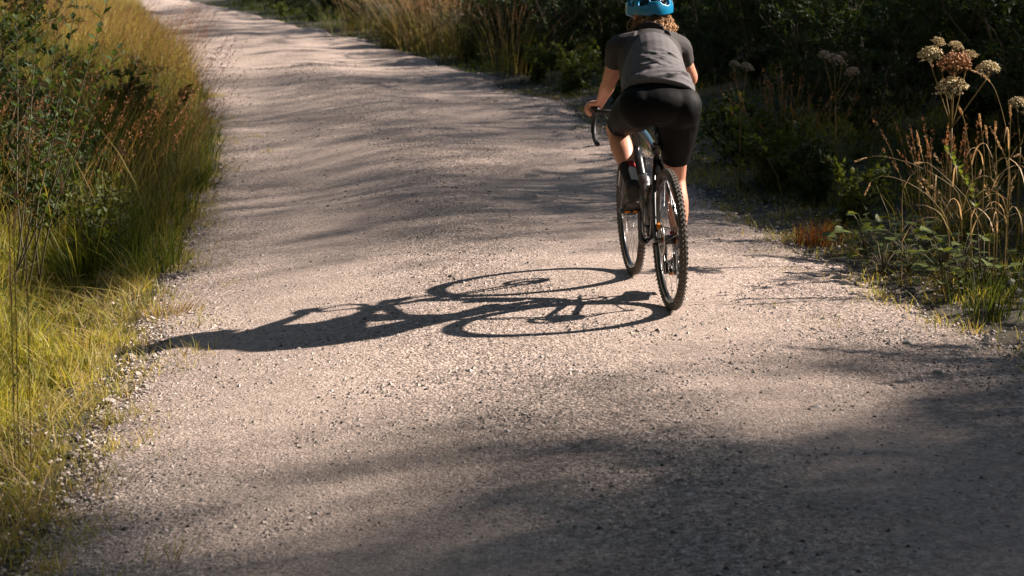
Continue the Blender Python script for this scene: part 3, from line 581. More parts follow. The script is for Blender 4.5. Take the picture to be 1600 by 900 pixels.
# broad-leaved plants at the right edge
for i, (u, v) in enumerate([(1395, 405), (1440, 398), (1470, 425), (1350, 395), (1500, 440), (1420, 425), (1535, 455), (1475, 455), (1380, 430)]):
    p = ground_at(u, v); r = ob('broadleaf_weed', None, label='broad green leaves of a low weed beside the right road edge', cat='weed', group='broad-leaved weeds at the right edge', loc=(p[0], p[1], float(zt(p[0], p[1])) - .01)); sb = MB()
    for j in range(22):
        a = j * 2.4 + i; hh = .06 + .20 * rng.random(); rr = .05 + .15 * rng.random(); e = np.array([math.cos(a) * rr, math.sin(a) * rr, hh]); tube(sb, smooth_path([[0, 0, 0], e * [.4, .4, .7], e], 5), .002, 4)
        put_leaf(BROADM, r, e, [math.cos(a), math.sin(a), -.05 + .2 * rng.random()], .05 + .045 * rng.random(), rng.normal() * .3)
    ob('stem', sb, r, M['stem'])
# tufts at the right edge
def tuft(u, v, n, h, cols, label, mt='grass', name='grass_tuft', spread=.05, lean=.35):
    p = ground_at(u, v); mb = MB(); a = rng.normal(size=(n, 2)) * spread; hh = h * (.45 + .55 * rng.random(n))
    blades(mb, np.concatenate([a, np.zeros((n, 1)) - .01], 1), hh, np.full(n, .0028), a / spread * lean * .5 + rng.normal(size=(n, 2)) * lean * .5, 1.7, mixcol(n, cols[0], cols[0]), mixcol(n, *cols[1:]))
    r = ob(name, None, label=label, cat='grass tuft', loc=(p[0], p[1], float(zt(p[0], p[1])))); ob('blades', mb, r, M[mt], kind='stuff'); return r
tuft(1277, 383, 240, .20, [(.16, .06, .02), (.34, .09, .03), (.26, .12, .04)], 'rust red grass tuft at the edge of the gravel', spread=.07)
tuft(1545, 500, 110, .30, [DRK, GR2, GR2, GRN], 'fresh green grass tuft with long blades beside the gravel', spread=.07, lean=.3)
tuft(1215, 398, 120, .06, [GRN, YEL, TAN], 'flat yellow-green grass patch on the gravel behind the rider', spread=.11, lean=.7)
tuft(1240, 425, 90, .05, [GRN, YEL, TAN], 'tiny yellow grass patch alone on the sunlit gravel', spread=.07, lean=.7)
tuft(275, 492, 150, .13, [TAN, TAN, YEL, RED], 'dry straw-coloured tuft on the stony left edge', spread=.07, lean=.45)
tuft(262, 715, 50, .035, [GRN, GRN, YEL], 'flat little green tuft alone on the pale gravel', spread=.035, lean=.6)
tuft(1215, 480, 40, .04, [GRN, YEL], 'thin green sprout on the gravel in front of the dark shade', spread=.03, lean=.5)
tuft(1285, 505, 90, .05, [DRK, GRN, TAN], 'dull green patch where shade meets sunlit gravel', spread=.08, lean=.6)

# reed-grass clumps beyond the bend
def reed_clump(u, v, n, h, label, m1, group=None, spread=.22, lean=.16):
    p = ground_at(u, v); x, y = max(p[0], float(xr(p[1])) + .3), p[1]; r = ob('reed_grass_clump', None, label=label, cat='grass clump', group=group, loc=(x, y, float(zt(x, y)) - .02))
    cb, hb, lb = MB(), MB(), MB()
    for i in range(n):
        a = rng.normal(size=2) * spread; hh = h * (.72 + .3 * rng.random()); ln = a / spread * lean + rng.normal(size=2) * .07; f = np.linspace(0, 1, 8)
        pth = np.stack([a[0] + ln[0] * hh * f ** 2 * 1.4, a[1] + ln[1] * hh * f ** 2 * 1.4, hh * f * (1 - .1 * f)], 1); tube(cb, pth[:7], .0024, 3, False); head_mesh(hb, pth[5:], .010, 24, .020)
    a = rng.normal(size=(n * 2, 2)) * spread; m = n * 2; blades(lb, np.concatenate([a, np.zeros((m, 1))], 1), h * (.25 + .4 * rng.random(m)), np.full(m, .004), a / spread * .2 + rng.normal(size=(m, 2)) * .2, 1.7, mixcol(m, GRN, TAN), mixcol(m, TAN, RED, GRN))
    for nm, b, mm in (('culms', cb, M['culm']), ('seed_heads', hb, m1), ('leaves', lb, M['grass'])):
        ob(nm, b, r, mm, kind='stuff')
reed_clump(618, 72, 170, 1.65, 'tan feathery reed grass clump fanning out at the outer bend of the road', M['straw'], spread=.20, lean=.26)
reed_clump(682, 84, 150, 1.5, 'reddish feathery reed grass clump, densest of those at the outer bend', M['straw2'], spread=.30, lean=.14)
reed_clump(722, 96, 40, 1.4, 'thin tan reed grass clump next to the dense reddish one', M['straw'], spread=.25)
reed_clump(775, 118, 46, 1.35, 'dark reddish reed grass clump half shaded by the bush', M['straw2'], spread=.2)
reed_clump(560, 55, 40, 1.5, 'brown reed grass clump in shade where the road bends away', M['straw2'], spread=.3)
reed_clump(1215, 285, 26, 1.0, 'dim tan grass clump standing in the deep shade of the thicket', M['straw2'], spread=.16, lean=.1)
reed_clump(1275, 300, 16, .95, 'dim reddish grass clump in the shade below the pale flower heads', M['straw2'], spread=.16, lean=.2)
reed_clump(1482, 372, 30, .85, 'upright rusty grass clump around the tall flower stalk', M['straw2'], spread=.13, lean=.07)
reed_clump(1570, 400, 22, .62, 'sunlit tan grass clump right of the tall flower stalk', M['straw'], spread=.18, lean=.22)

# single arching grass stems
def stem_px(pts, yd, k, root_u=None, r0=.008, label='', group=None, m=None, n=80, rs=.0022, L=.013):
    """pts: pixels from tip to root side; the first k of them are the seed head"""
    P = [at(u, v, yd + .02 * i) for i, (u, v) in enumerate(pts)][::-1]; q = P[0]
    gx_ = q[0] + (0 if root_u is None else root_u); base = np.array([gx_, q[1] + .05, float(zt(gx_, q[1] + .05)) - .02])
    mid = base * .5 + q * .5 + np.array([0, 0, .03]); full = [base, mid] + P; hs = len(full) - k
    grass_stem(full[:hs + 1], full[hs:], r0, label, group, m, n, rs=rs, L=L)
LA = 'tan arching grass stem with drooping seed head over the left grass'; LG = 'arching seed heads on the left'
for pts, k, ru in [([(72, 134), (58, 120), (33, 112), (0, 113), (-40, 135)], 2, -.1), ([(36, 155), (22, 142), (4, 139), (-30, 150)], 2, -.1), ([(68, 191), (50, 178), (26, 180), (0, 200), (-30, 235)], 2, -.1), ([(60, 206), (50, 192), (36, 186), (10, 200), (-15, 240)], 2, -.05),
                   ([(98, 223), (82, 221), (65, 229), (40, 250), (15, 290)], 2, -.05), ([(198, 242), (180, 229), (155, 226), (120, 232), (75, 250), (40, 280), (22, 300)], 2, -.05), ([(32, 310), (20, 298), (2, 293), (-25, 300)], 2, -.1), ([(97, 300), (96, 270), (90, 248), (70, 246), (40, 265)], 2, -.05), ([(24, 520), (30, 470), (40, 445), (52, 452)], 2, .02)][:8]:
    stem_px(pts, 6.4, k, ru, .0055, LA, LG, n=120, L=.011)
RA = 'tan grass stem with narrow seed head among the flower stalks right of the road'; RG = 'seed heads on the right'
stem_px([(1351, 303), (1360, 285), (1376, 275), (1409, 281), (1443, 300), (1465, 322), (1480, 345)], 9.2, 2, .05, .006, 'sunlit grass stem arching lowest over the gravel from the right', None, n=70)
stem_px([(1337, 252), (1355, 246), (1378, 244), (1431, 258), (1482, 287), (1500, 310)], 9.4, 2, .05, .004, 'long thin grass stem arching above the lowest one on the right', None, n=50)
stem_px([(1430, 255), (1442, 254), (1454, 257), (1487, 286), (1515, 320)], 9.3, 2, .05, .006, RA, RG)
for pts, k in [([(1519, 110), (1535, 117), (1548, 129), (1557, 146), (1571, 196), (1577, 255)], 3), ([(1499, 168), (1504, 180), (1508, 194), (1514, 235), (1519, 273)], 2), ([(1530, 180), (1533, 200), (1536, 222), (1538, 255)], 2), ([(1540, 197), (1543, 220), (1546, 250), (1549, 289)], 2),
               ([(1578, 166), (1579, 185), (1578, 205), (1577, 240)], 2), ([(1556, 192), (1555, 210), (1556, 235), (1557, 280)], 2), ([(1585, 245), (1594, 240), (1600, 252), (1602, 280)], 2), ([(1530, 275), (1533, 264), (1540, 262), (1552, 285), (1560, 310)], 2), ([(1548, 200), (1566, 235), (1572, 250), (1578, 280)], 2), ([(1412, 290), (1445, 275), (1440, 240), (1432, 205)][::-1], 2)]:
    stem_px(pts, 9.1, k, .02, .0065, RA, RG, n=80, L=.012)

# umbel plants
def umbel_mesh(w_, seed):
    r = np.random.default_rng(seed); mb = MB(); n = 34
    for i in range(n):
        a = i * 2.4; rr = math.sqrt((i + .5) / n); c = np.array([rr * math.cos(a), rr * math.sin(a), .85 * (1 - rr * rr)]) * w_ * .5
        tube(mb, [[0, 0, -.35 * w_], c * [.5, .5, .3] + [0, 0, -.15 * w_], c], .0012, 3, False)
        for j in range(9):
            o = r.normal(size=3) * [.06, .06, .035] * w_; e = .042 * w_ * (.7 + .6 * r.random()); T = OCTF; mb.add(OCT * e * (1 + .4 * r.normal(size=(6, 3))) + c + o, None, T)
    return mb.mesh('umbel', False)
UMD = umbel_mesh(1., 9); UMD.materials.append(M['umbel_shade_tint']); UM = [umbel_mesh(1., k) for k in range(3)]; UMB = umbel_mesh(1., 7); UMB.materials.append(M['umbel_brown'])
for m_ in UM: m_.materials.append(M['umbel'])
def hogweed(root, heads, yd, label, node_px):
    b = at(*root, yd); base = np.array([b[0], yd, float(zt(b[0], yd)) - .02]); r = ob('umbel_plant', None, label=label, cat='wild flower', loc=base); sb = MB(); nd = at(*node_px, yd) - base
    tube(sb, smooth_path([[0, 0, 0], nd * [.6, .6, .5], nd], 10), np.linspace(.009, .005, 10), 7)
    for i, (u, v, wpx, brown) in enumerate(heads):
        e = at(u, v, yd + .06 * math.sin(i * 2.1)) - base; wm = wpx * yd / CAM_F * 1.06
        tube(sb, smooth_path([nd, nd * .45 + e * .55 + [0, 0, -.02], e - [0, 0, .3 * wm]], 7), .0030, 5)
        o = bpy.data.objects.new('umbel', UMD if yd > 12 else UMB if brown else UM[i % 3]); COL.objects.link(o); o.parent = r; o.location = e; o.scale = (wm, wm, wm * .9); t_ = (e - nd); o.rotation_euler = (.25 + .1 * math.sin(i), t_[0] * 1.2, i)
    ob('stem', sb, r, M['culm'])
hogweed((1485, 340), [(1454, 88, 35, 0), (1466, 67, 20, 0), (1493, 74, 22, 0), (1491, 104, 50, 1), (1512, 91, 29, 0), (1544, 110, 33, 0), (1487, 141, 46, 0)], 10.2, 'tall umbel plant with pale seed heads and one large rust brown head', (1487, 200))
hogweed((1592, 330), [(1590, 163, 26, 0), (1606, 180, 20, 0)], 10.5, 'lone pale umbel leaning out beside the tall many-headed umbel plant', (1594, 230))
hogweed((1155, 280), [(1147, 101, 15, 0), (1166, 107, 21, 0)], 13.6, 'dim umbel plant with two heads darkened in colour for the shade behind the rider', (1158, 170))
hogweed((1305, 300), [(1288, 87, 17, 0), (1304, 96, 28, 0), (1317, 85, 11, 0), (1331, 115, 22, 0)], 12.8, 'dim umbel plant with four heads darkened in colour for the deep thicket shade', (1306, 165))
# leafy green sprig among them
p0 = at(1524, 320, 9.2); p1 = at(1478, 230, 9.2); gz_ = float(zt(p0[0], p0[1])); spg = ob('leafy_sprig', None, label='green sprig with narrow leaves among the dry stems', cat='wild plant', loc=(p0[0] + .05, p0[1], gz_ - .01))
sb = MB(); o_ = np.array(spg.location); pth = smooth_path([[0, 0, 0], (p0 - o_), (p0 * .5 + p1 * .5 - o_) + [.01, 0, 0], p1 - o_], 20); tube(sb, pth, np.linspace(.003, .0015, 20), 5); ob('stem', sb, spg, M['stem'])
LM2 = LEAFM.copy(); LM2.materials.clear(); LM2.materials.append(M['leaf_light'])
for j in range(34):
    q = pth[6 + int(j / 34 * 13)]; a = j * 2.4; put_leaf(LM2, spg, q, [math.cos(a), math.sin(a), 1.1], .055, 0)
# small white seed puffs
for u, v in ((1592, 455), (1581, 440), (1597, 470)):
    q = at(u, v, 8.6); b = np.array([q[0], q[1], float(zt(q[0], q[1]))]); r = ob('seed_puff', None, label='white fluffy seed puff on a thin stalk at the right grass edge', cat='wild flower', group='white seed puffs', loc=b); sb = MB(); tube(sb, [[0, 0, -.01], (q - b) * .5, q - b], .0015, 4); ob('stem', sb, r, M['stem'])
    hb = MB(); d = rng.normal(size=(60, 3)); leaves(hb, np.tile(q - b, (60, 1)), d, .02, .005); ob('puff', hb, r, M['white'])

# ------------------------------------------------------------------ bicycle (local axes: X forward, Y left, Z up; origin where the rear tyre touches)
HD, LEAN = math.radians(6.82), math.radians(2.0)
_f = np.array([-math.sin(HD), math.cos(HD), 0]); _l0 = np.array([-math.cos(HD), -math.sin(HD), 0]); _z = np.array([0, 0, 1.])
_l = _l0 * math.cos(LEAN) - _z * math.sin(LEAN); _u = _z * math.cos(LEAN) + _l0 * math.sin(LEAN)
BZ = float(zt(.7836, 8.6188)) + .010
BM = Matrix(((_f[0], _l[0], _u[0], .7836), (_f[1], _l[1], _u[1], 8.6188), (_f[2], _l[2], _u[2], BZ), (0, 0, 0, 1)))
B = dict(black=mat('black_frame', (.012, .012, .013), .28, coat=.6, vary=.1), teal=mat('teal_frame', (.035, .085, .10), .35, coat=.4, vary=.1), rubber=mat('tyre_rubber', (.080, .068, .056), .9, vary=.75, scale=28, bump=.4), rim=mat('rim', (.02, .02, .022), .25, coat=.3, vary=.1),
         steel=mat('steel', (.45, .44, .43), .3, metal=1, vary=.1), dark=mat('dark_metal', (.06, .06, .06), .4, metal=.8), orange=mat('orange_anodised', (.75, .22, .02), .3, metal=.3, vary=.1), tape=mat('bar_tape', (.014, .014, .014), .6, bump=.6, scale=80),
         logo_glint=mat('white_logo_glint', (.75, .70, .68), .4, vary=.05), plastic=mat('bottle_plastic', (.075, .075, .075), .3, coat=.3, vary=.1), saddle=mat('saddle', (.015, .015, .016), .5, vary=.1))  # pale material shared by the jersey logo and the painted rim glints
bike = ob('bicycle', None, label='black and teal gravel bicycle with knobbly tyres ridden up the road', cat='bicycle'); bike.matrix_world = BM
def bpart(name, mb, m, parent=bike, **k): return ob(name, mb, parent, m, **k)
AR, AF, BBk = np.array([0, 0, .351]), np.array([1.026, 0, .351]), np.array([.43, 0, .275])
def wheel(C, rear):
    rb = MB(); n = 72; prof = [(.322, .011), (.308, .013), (.296, .010), (.290, .004), (.290, -.004), (.296, -.010), (.308, -.013), (.322, -.011)]
    a = np.arange(n) * 2 * math.pi / n; m = len(prof); V = np.array([[C[0] + r * math.cos(t), C[1] + yy, C[2] + r * math.sin(t)] for t in a for r, yy in prof])
    i, j = np.meshgrid(np.arange(n), np.arange(m), indexing='ij'); i2 = (i + 1) % n; j2 = (j + 1) % m; rb.add(V, np.stack([i * m + j, i * m + j2, i2 * m + j2, i2 * m + j], -1).reshape(-1, 4))
    W = bpart('wheel', rb, B['rim'])
    t = MB(); torus(t, C, (0, 1, 0), .329, .0185, 90, 12, rz=.0205)
    for k in range(84):                                                # tread knobs
        for q, (yy, s) in enumerate(((-.017, 1), (-.0075, 0), (.0075, .5), (.017, .5))):
            an = (k + s * .5 + (.25 if q % 2 else 0)) * 2 * math.pi / 84; rr = .329 + (.0178 if abs(yy) < .01 else .0112); ca, sa = math.cos(an), math.sin(an)
            R = np.array([[ca, 0, -sa], [0, 1, 0], [sa, 0, ca]]); box(t, C + np.array([rr * ca, yy, rr * sa]), (.0045, .0075, .0095), R)
    bpart('tyre', t, B['rubber'], W)
    hb = MB(); tube(hb, [C + [0, -.05, 0], C + [0, -.03, 0], C + [0, -.028, 0], C + [0, .028, 0], C + [0, .03, 0], C + [0, .05, 0]], [.012, .012, .024, .024, .012, .012], 16); bpart('hub', hb, B['dark'], W)
    if rear:
        for s in (-1, 1): fb = MB(); tube(fb, [C + [0, s * .0285, 0], C + [0, s * .034, 0]], [.026, .023], 16); bpart('hub_flange', fb, B['orange'], W)
    sp = MB(); tube(sp, [[0, 0, 0], [0, 0, 1]], .0011, 4); SM = sp.mesh('spoke'); SM.materials.append(B['steel'])
    for k in range(24):
        a = k * 2 * math.pi / 24; s = 1 if k % 2 else -1; a2 = a + (.55 if (k // 2) % 2 else -.55); p = C + np.array([.023 * math.cos(a2), .027 * s, .023 * math.sin(a2)]); q = C + np.array([.293 * math.cos(a), .002 * s, .293 * math.sin(a)])
        o = bpy.data.objects.new('spoke', SM); COL.objects.link(o); o.parent = W; o.location = p; o.scale = (1, 1, float(np.linalg.norm(q - p))); o.rotation_mode = 'QUATERNION'; o.rotation_quaternion = Vector(q - p).to_track_quat('Z', 'Y')
    d = MB(); dn = 48; r0, r1 = .055, .08; V = []
    for k in range(dn):
        a = k * 2 * math.pi / dn; rr = r1 * (1 + .03 * math.cos(k * math.pi))
        for r_, yy in ((r0, .040), (rr, .040), (rr, .038), (r0, .038)): V.append(C + np.array([r_ * math.cos(a), yy, r_ * math.sin(a)]))
    d.add(V, [[k * 4 + j, ((k + 1) % dn) * 4 + j, ((k + 1) % dn) * 4 + (j + 1) % 4, k * 4 + (j + 1) % 4] for k in range(dn) for j in range(4)])
    for k in range(6):
        a = k * math.pi / 3; tube(d, [C + [.015 * math.cos(a), .039, .015 * math.sin(a)], C + [.058 * math.cos(a + .4), .039, .058 * math.sin(a + .4)]], .003, 5)
    bpart('brake_disc', d, B['steel'], W)
    for a0 in (.35, 2.5, 4.5):                                         # pale strips painted on as glints of the rim
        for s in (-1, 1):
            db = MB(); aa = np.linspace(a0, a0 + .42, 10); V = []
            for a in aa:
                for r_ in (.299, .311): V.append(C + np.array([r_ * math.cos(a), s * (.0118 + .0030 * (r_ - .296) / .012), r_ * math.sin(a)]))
            db.add(V, [[2 * k, 2 * k + 1, 2 * k + 3, 2 * k + 2] for k in range(9)]); bpart('rim_glint', db, B['logo_glint'], W)
    return W
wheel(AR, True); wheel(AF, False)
fr = MB()
ST_T = np.array([.272, 0, .79]); HT, HBt = np.array([.785, 0, .855]), np.array([.842, 0, .69])
tube(fr, [BBk, BBk * .5 + ST_T * .5, ST_T], [.017, .016, .0155], 14); tube(fr, [BBk + [0, -.036, 0], BBk + [0, .036, 0]], .021, 16); hb_ = MB(); tube(hb_, [HT + [-.005, 0, .015], HT, HBt, HBt + [.004, 0, -.012]], [.018, .0225, .026, .026], 16)
for s in (-1, 1):
    tube(fr, smooth_path([ST_T + [.014, s * .012, -.08], [.15, s * .042, .54], [.05, s * .06, .40], AR + [.0, s * .066, .005]], 12), np.linspace(.0095, .008, 12), 10)
    tube(fr, smooth_path([BBk + [-.01, s * .025, 0], [.30, s * .040, .285], [.1, s * .062, .335], AR + [0, s * .066, -.003]], 12), np.linspace(.014, .009, 12), 10)
tube(fr, [AR + [0, -.075, 0], AR + [0, .075, 0]], .008, 10)
frame = bpart('frame', fr, B['black']); bpart('head_tube', hb_, B['black'], frame)
tb = MB(); tube(tb, smooth_path([HBt + [-.012, 0, .03], [.63, 0, .49], BBk + [.02, 0, .02]], 8), [.026, .028, .029, .029, .028, .028, .027, .024], 16); bpart('down_tube', tb, B['black'], frame)
tb = MB(); tube(tb, smooth_path([HT + [-.005, 0, -.02], [.55, 0, .805], ST_T + [.01, 0, -.045]], 8), [.024, .023, .022, .021, .021, .020, .019, .018], 14, side=(0, 1, 0)); bpart('top_tube', tb, B['teal'], frame)
fk = MB()
for s in (-1, 1): tube(fk, smooth_path([HBt + [.006, s * .012, -.02], HBt + [.018, s * .042, -.05], [.93, s * .050, .48], AF + [0, s * .052, 0]], 12), np.linspace(.017, .010, 12), 10, side=(1, 0, 0))
tube(fk, [AF + [0, -.06, 0], AF + [0, .06, 0]], .008, 10); bpart('fork', fk, B['black'])
spb = MB(); tube(spb, [ST_T + [.01, 0, -.06], ST_T, [.232, 0, .895]], [.0135, .0135, .0135], 12); tube(spb, [[.205, 0, .90], [.26, 0, .903]], .016, 10); post = bpart('seatpost', spb, B['black'])
cl = MB(); tube(cl, [ST_T + [.003, 0, -.012], ST_T + [-.003, 0, .010]], .020, 16); bpart('seat_clamp', cl, B['dark'], post)
sd = MB(); n = 14; V = []
for i, f in enumerate(np.linspace(0, 1, n)):
    X = .095 + .26 * f; wd = .070 * (1 - sm(.15, .72, f)) + .019; wd *= .80 + .2 * sm(0, .08, f); zz = .948 - .012 * math.sin(f * 3.14) - .012 * f
    for a in np.linspace(0, 2 * math.pi, 16, endpoint=False): V.append([X, wd * math.cos(a), zz - .012 + (.020 if math.sin(a) > 0 else .026) * math.sin(a) * (1 - .25 * math.cos(a) ** 2)])
sd.add(V, [[i * 16 + k, i * 16 + (k + 1) % 16, (i + 1) * 16 + (k + 1) % 16, (i + 1) * 16 + k] for i in range(n - 1) for k in range(16)]); sd.add([[.095, 0, .935], [.355, 0, .925]] + V[:16] + V[-16:], None, [[0, 2 + (k + 1) % 16, 2 + k] for k in range(16)] + [[1, 18 + k, 18 + (k + 1) % 16] for k in range(16)])
sdo = bpart('saddle', sd, B['saddle']); rl = MB()
for s in (-1, 1): tube(rl, smooth_path([[.12, s * .035, .925], [.17, s * .022, .908], [.28, s * .022, .908], [.33, s * .012, .922]], 10), .0035, 6)
bpart('saddle_rail', rl, B['steel'], sdo)
stm = MB(); tube(stm, [HT + [-.006, 0, .02], HT + [-.014, 0, .05]], .019, 14); tube(stm, [HT + [-.012, 0, .042], HT + [.06, 0, .058]], .015, 12); bpart('stem', stm, B['black'])
hb = MB(); CB = HT + np.array([.062, 0, .058]); pts = []
def drop(s): return [CB, CB + [0, s * .10, 0], CB + [.005, s * .165, .0], CB + [.05, s * .195, -.004], CB + [.092, s * .203, -.035], CB + [.098, s * .207, -.085], CB + [.06, s * .211, -.132], CB + [-.02, s * .215, -.158], CB + [-.075, s * .217, -.160]]
for s in (-1, 1): tube(hb, smooth_path(drop(s), 40), .0125, 10)
bar = bpart('handlebar', hb, B['tape'])
for s in (-1, 1):
    h = MB(); tube(h, smooth_path([CB + [.045, s * .195, .006], CB + [.085, s * .200, .012], CB + [.115, s * .202, .024], CB + [.135, s * .202, .052]], 10), [.017, .0175, .018, .018, .0175, .017, .0165, .016, .014, .008], 12); hd2 = bpart('brake_hood', h, B['tape'], bar)
    lv = MB(); tube(lv, smooth_path([CB + [.125, s * .203, .018], CB + [.143, s * .207, -.03], CB + [.128, s * .213, -.085], CB + [.118, s * .216, -.12]], 10), .0045, 6, side=(0, 1, 0), ry=.008); bpart('brake_lever', lv, B['dark'], bar)
    cbm = MB(); tube(cbm, smooth_path([CB + [.05, s * .16, -.02], CB + [.07, s * .08, -.10], HBt + [.02, s * .02, .05], HBt + [.02, s * .03, -.05]], 12), .0025, 5); bpart('cable', cbm, B['tape'], bar)
# drivetrain
CA = math.radians(-6); cu = np.array([math.sin(CA), 0, math.cos(CA)])
ck = MB()
for s in (-1, 1): tube(ck, [BBk + [0, s * .045, 0], BBk + [0, s * .062, 0] + s * cu * .02, BBk + [0, s * .068, 0] + s * cu * .165, BBk + [0, s * .068, 0] + s * cu * .178], [.018, .014, .011, .009], 10)
tube(ck, [BBk + [0, -.06, 0], BBk + [0, .06, 0]], .012, 12); crk = bpart('crank', ck, B['dark'])
cr = MB(); torus(cr, BBk + [0, -.048, 0], (0, 1, 0), .080, .006, 44, 6, rz=.0025)
for k in range(44): a = k * 2 * math.pi / 44; box(cr, BBk + np.array([.087 * math.cos(a), -.048, .087 * math.sin(a)]), (.005, .003, .005))
for k in range(5): a = k * 2 * math.pi / 5; tube(cr, [BBk + [.018 * math.cos(a), -.048, .018 * math.sin(a)], BBk + [.078 * math.cos(a), -.048, .078 * math.sin(a)]], .006, 6)
bpart('chainring', cr, B['dark'], crk)
PED = {}
for s in (-1, 1):
    c = BBk + [0, s * .115, 0] + s * cu * .17; PED[s] = c; pm = MB(); tube(pm, [c - [0, s * .04, 0], c + [0, s * .05, 0]], .008, 8)
    for dx in (-.038, .038): box(pm, c + [dx, s * .01, 0], (.012, .085, .016))
    for dy in (-.03, .05): box(pm, c + [0, s * dy, 0], (.085, .010, .014))
    pd = bpart('pedal', pm, B['dark']); ref = MB(); box(ref, c + [-.046, s * .025, 0], (.004, .032, .011)); box(ref, c + [-.046, s * -.018, 0], (.004, .026, .011)); bpart('reflector', ref, B['orange'], pd)
cs = MB()
for k in range(10): torus(cs, AR + [0, -.030 - .0028 * k, 0], (0, 1, 0), .062 - .0045 * k, .003, 36, 5, rz=.0009)
tube(cs, [AR + [0, -.026, 0], AR + [0, -.06, 0]], .018, 14); bpart('cassette', cs, B['dark'])
ch = MB(); up = .078; yy = -.046
tube(ch, smooth_path([AR + [-.04, yy, .012], AR + [-.01, yy, .040], AR + [.02, yy, .041], BBk + [-.02, yy, up], BBk + [.045, yy, .062], BBk + [.080, yy, 0], BBk + [.05, yy, -.062], BBk + [-.02, yy, -up], [.09, yy, .175], [.055, yy, .15], [.035, yy, .175], [.04, yy, .235], [.01, yy, .27], [-.035, yy, .325], AR + [-.04, yy, .012]], 70), .0036, 5); bpart('chain', ch, B['steel'])
dr = MB(); tube(dr, smooth_path([AR + [.0, -.072, -.01], [.0, -.080, .30], [.03, -.07, .265]], 8), .010, 8); tube(dr, [[.028, -.062, .262], [.05, -.058, .165]], .007, 6); tube(dr, [[.028, -.038, .262], [.05, -.036, .165]], .004, 6); torus(dr, (.03, -.048, .262), (0, 1, 0), .018, .004, 18, 6, rz=.003); torus(dr, (.05, -.048, .165), (0, 1, 0), .018, .004, 18, 6, rz=.003); bpart('derailleur', dr, B['dark'])
ca = MB(); box(ca, AR + [.045, .045, .062], (.030, .018, .016), np.array([[.8, 0, -.6], [0, 1, 0], [.6, 0, .8]])); bpart('brake_caliper', ca, B['orange'])
gb = MB(); box(gb, AR + [.02, -.05, .0], (.02, .012, .022)); bpart('axle_cap', gb, B['orange'])
# bottles in their cages
def bottle(a, b, label):
    a, b = np.array(a), np.array(b); r = ob('water_bottle', None, label=label, cat='bottle'); r.matrix_world = BM; d = b - a; f = np.array([0, .02, .3, .55, .60, .66, .82, .86, .90]); m = MB(); tube(m, a + d * f[:, None], [.030, .036, .0365, .0365, .032, .0365, .0365, .034, .028], 24); ob('body', m, r, B['plastic'])
    m = MB(); tube(m, a + d * np.array([.90, .93, .95, .96, 1.0])[:, None], [.030, .028, .014, .011, .010], 20); ob('cap', m, r, B['black'])
bottle([.475, 0, .365], [.410, 0, .575], 'dark translucent bottle on the seat tube of the bicycle'); bottle([.535, 0, .43], [.665, 0, .60], 'grey bottle on the down tube of the bicycle')
cg = MB()
for a, b in (([.465, 0, .36], [.425, 0, .49]), ([.545, 0, .41], [.625, 0, .52])):
    a, b = np.array(a), np.array(b)
    for s in (-1, 1): tube(cg, smooth_path([a + [-.01, 0, -.02], a + [.0, s * .038, 0], b + [0, s * .039, 0], b + [-.005, 0, -.02]], 12), .0025, 5)
bpart('bottle_cage', cg, B['black'])

# ------------------------------------------------------------------ rider
S = dict(skin=mat('skin', (.58, .265, .17), .5, vary=.22, scale=14, bump=.05), jersey=mat('jersey', None, .85, vary=.12, scale=90, attr=True, bump=.15), shorts=mat('shorts', (.0045, .0042, .0046), .65, vary=.1, scale=20, spec=.12), sock=mat('sock', None, .9, vary=.05, attr=True), shoe=mat('shoe', (.035, .026, .020), .6, vary=.5, scale=22, bump=.2), sole=mat('sole', (.05, .042, .035), .8, vary=.4),
         helmet=mat('helmet_shell', (.010, .235, .44), .30, coat=.4, vary=.05), liner=mat('helmet_liner', (.012, .012, .013), .8), hair=mat('hair', None, .45, vary=.2, scale=120, attr=True), eye=mat('eye', (.08, .06, .05), .2), lip=mat('lip', (.42, .16, .13), .5), badge=mat('badge', (.42, .40, .37), .4))
S['skin'].node_tree.nodes['Principled BSDF'].inputs['Subsurface Weight'].default_value = .12; S['skin'].node_tree.nodes['Principled BSDF'].inputs['Subsurface Radius'].default_value = (.012, .005, .003)
A3 = lambda *v: np.array(v, float)
def knee(h, a, l1, l2, side):
    d = a - h; D = min(np.linalg.norm(d), l1 + l2 - .004); d = d / np.linalg.norm(d); k = (l1 * l1 - l2 * l2 + D * D) / (2 * D); hh = math.sqrt(max(l1 * l1 - k * k, 0)); fw = A3(1, side, .25); fw = fw - d * (fw @ d); return h + d * k + fw / np.linalg.norm(fw) * hh
HL, HR = A3(.225, .098, .985), A3(.225, -.10, .97)
ANL = PED[1] + A3(-.105, .008, .150); ANR = PED[-1] + A3(-.115, -.005, .105)
KL = knee(HL, ANL, .41, .395, .10); KR = knee(HR, ANR, .41, .395, -.06)
SHL, SHR = A3(.575, .122, 1.258), A3(.575, -.180, 1.245)
HDc = A3(.722, -.066, 1.420); NECK = A3(.640, -.040, 1.335)
ELL, ELR = A3(.665, .168, 1.075), A3(.665, -.268, 1.085)
hoodL, hoodR = CB + A3(.085, .200, .012), CB + A3(.085, -.200, .012)
WRL, WRR = hoodL + A3(-.058, -.020, .034), hoodR + A3(-.058, .014, .034)
SPN = [A3(.15, .0, .97), A3(.205, 0, 1.03), A3(.30, -.006, 1.115), A3(.42, -.018, 1.195), A3(.54, -.028, 1.265), A3(.61, -.034, 1.315)]
body = MB()
tube(body, smooth_path(SPN, 16), np.interp(np.linspace(0, 5, 16), range(6), [.12, .160, .142, .140, .125, .055]), 24, side=(0, 1, 0), ry=np.interp(np.linspace(0, 5, 16), range(6), [.09, .100, .088, .085, .070, .045]))
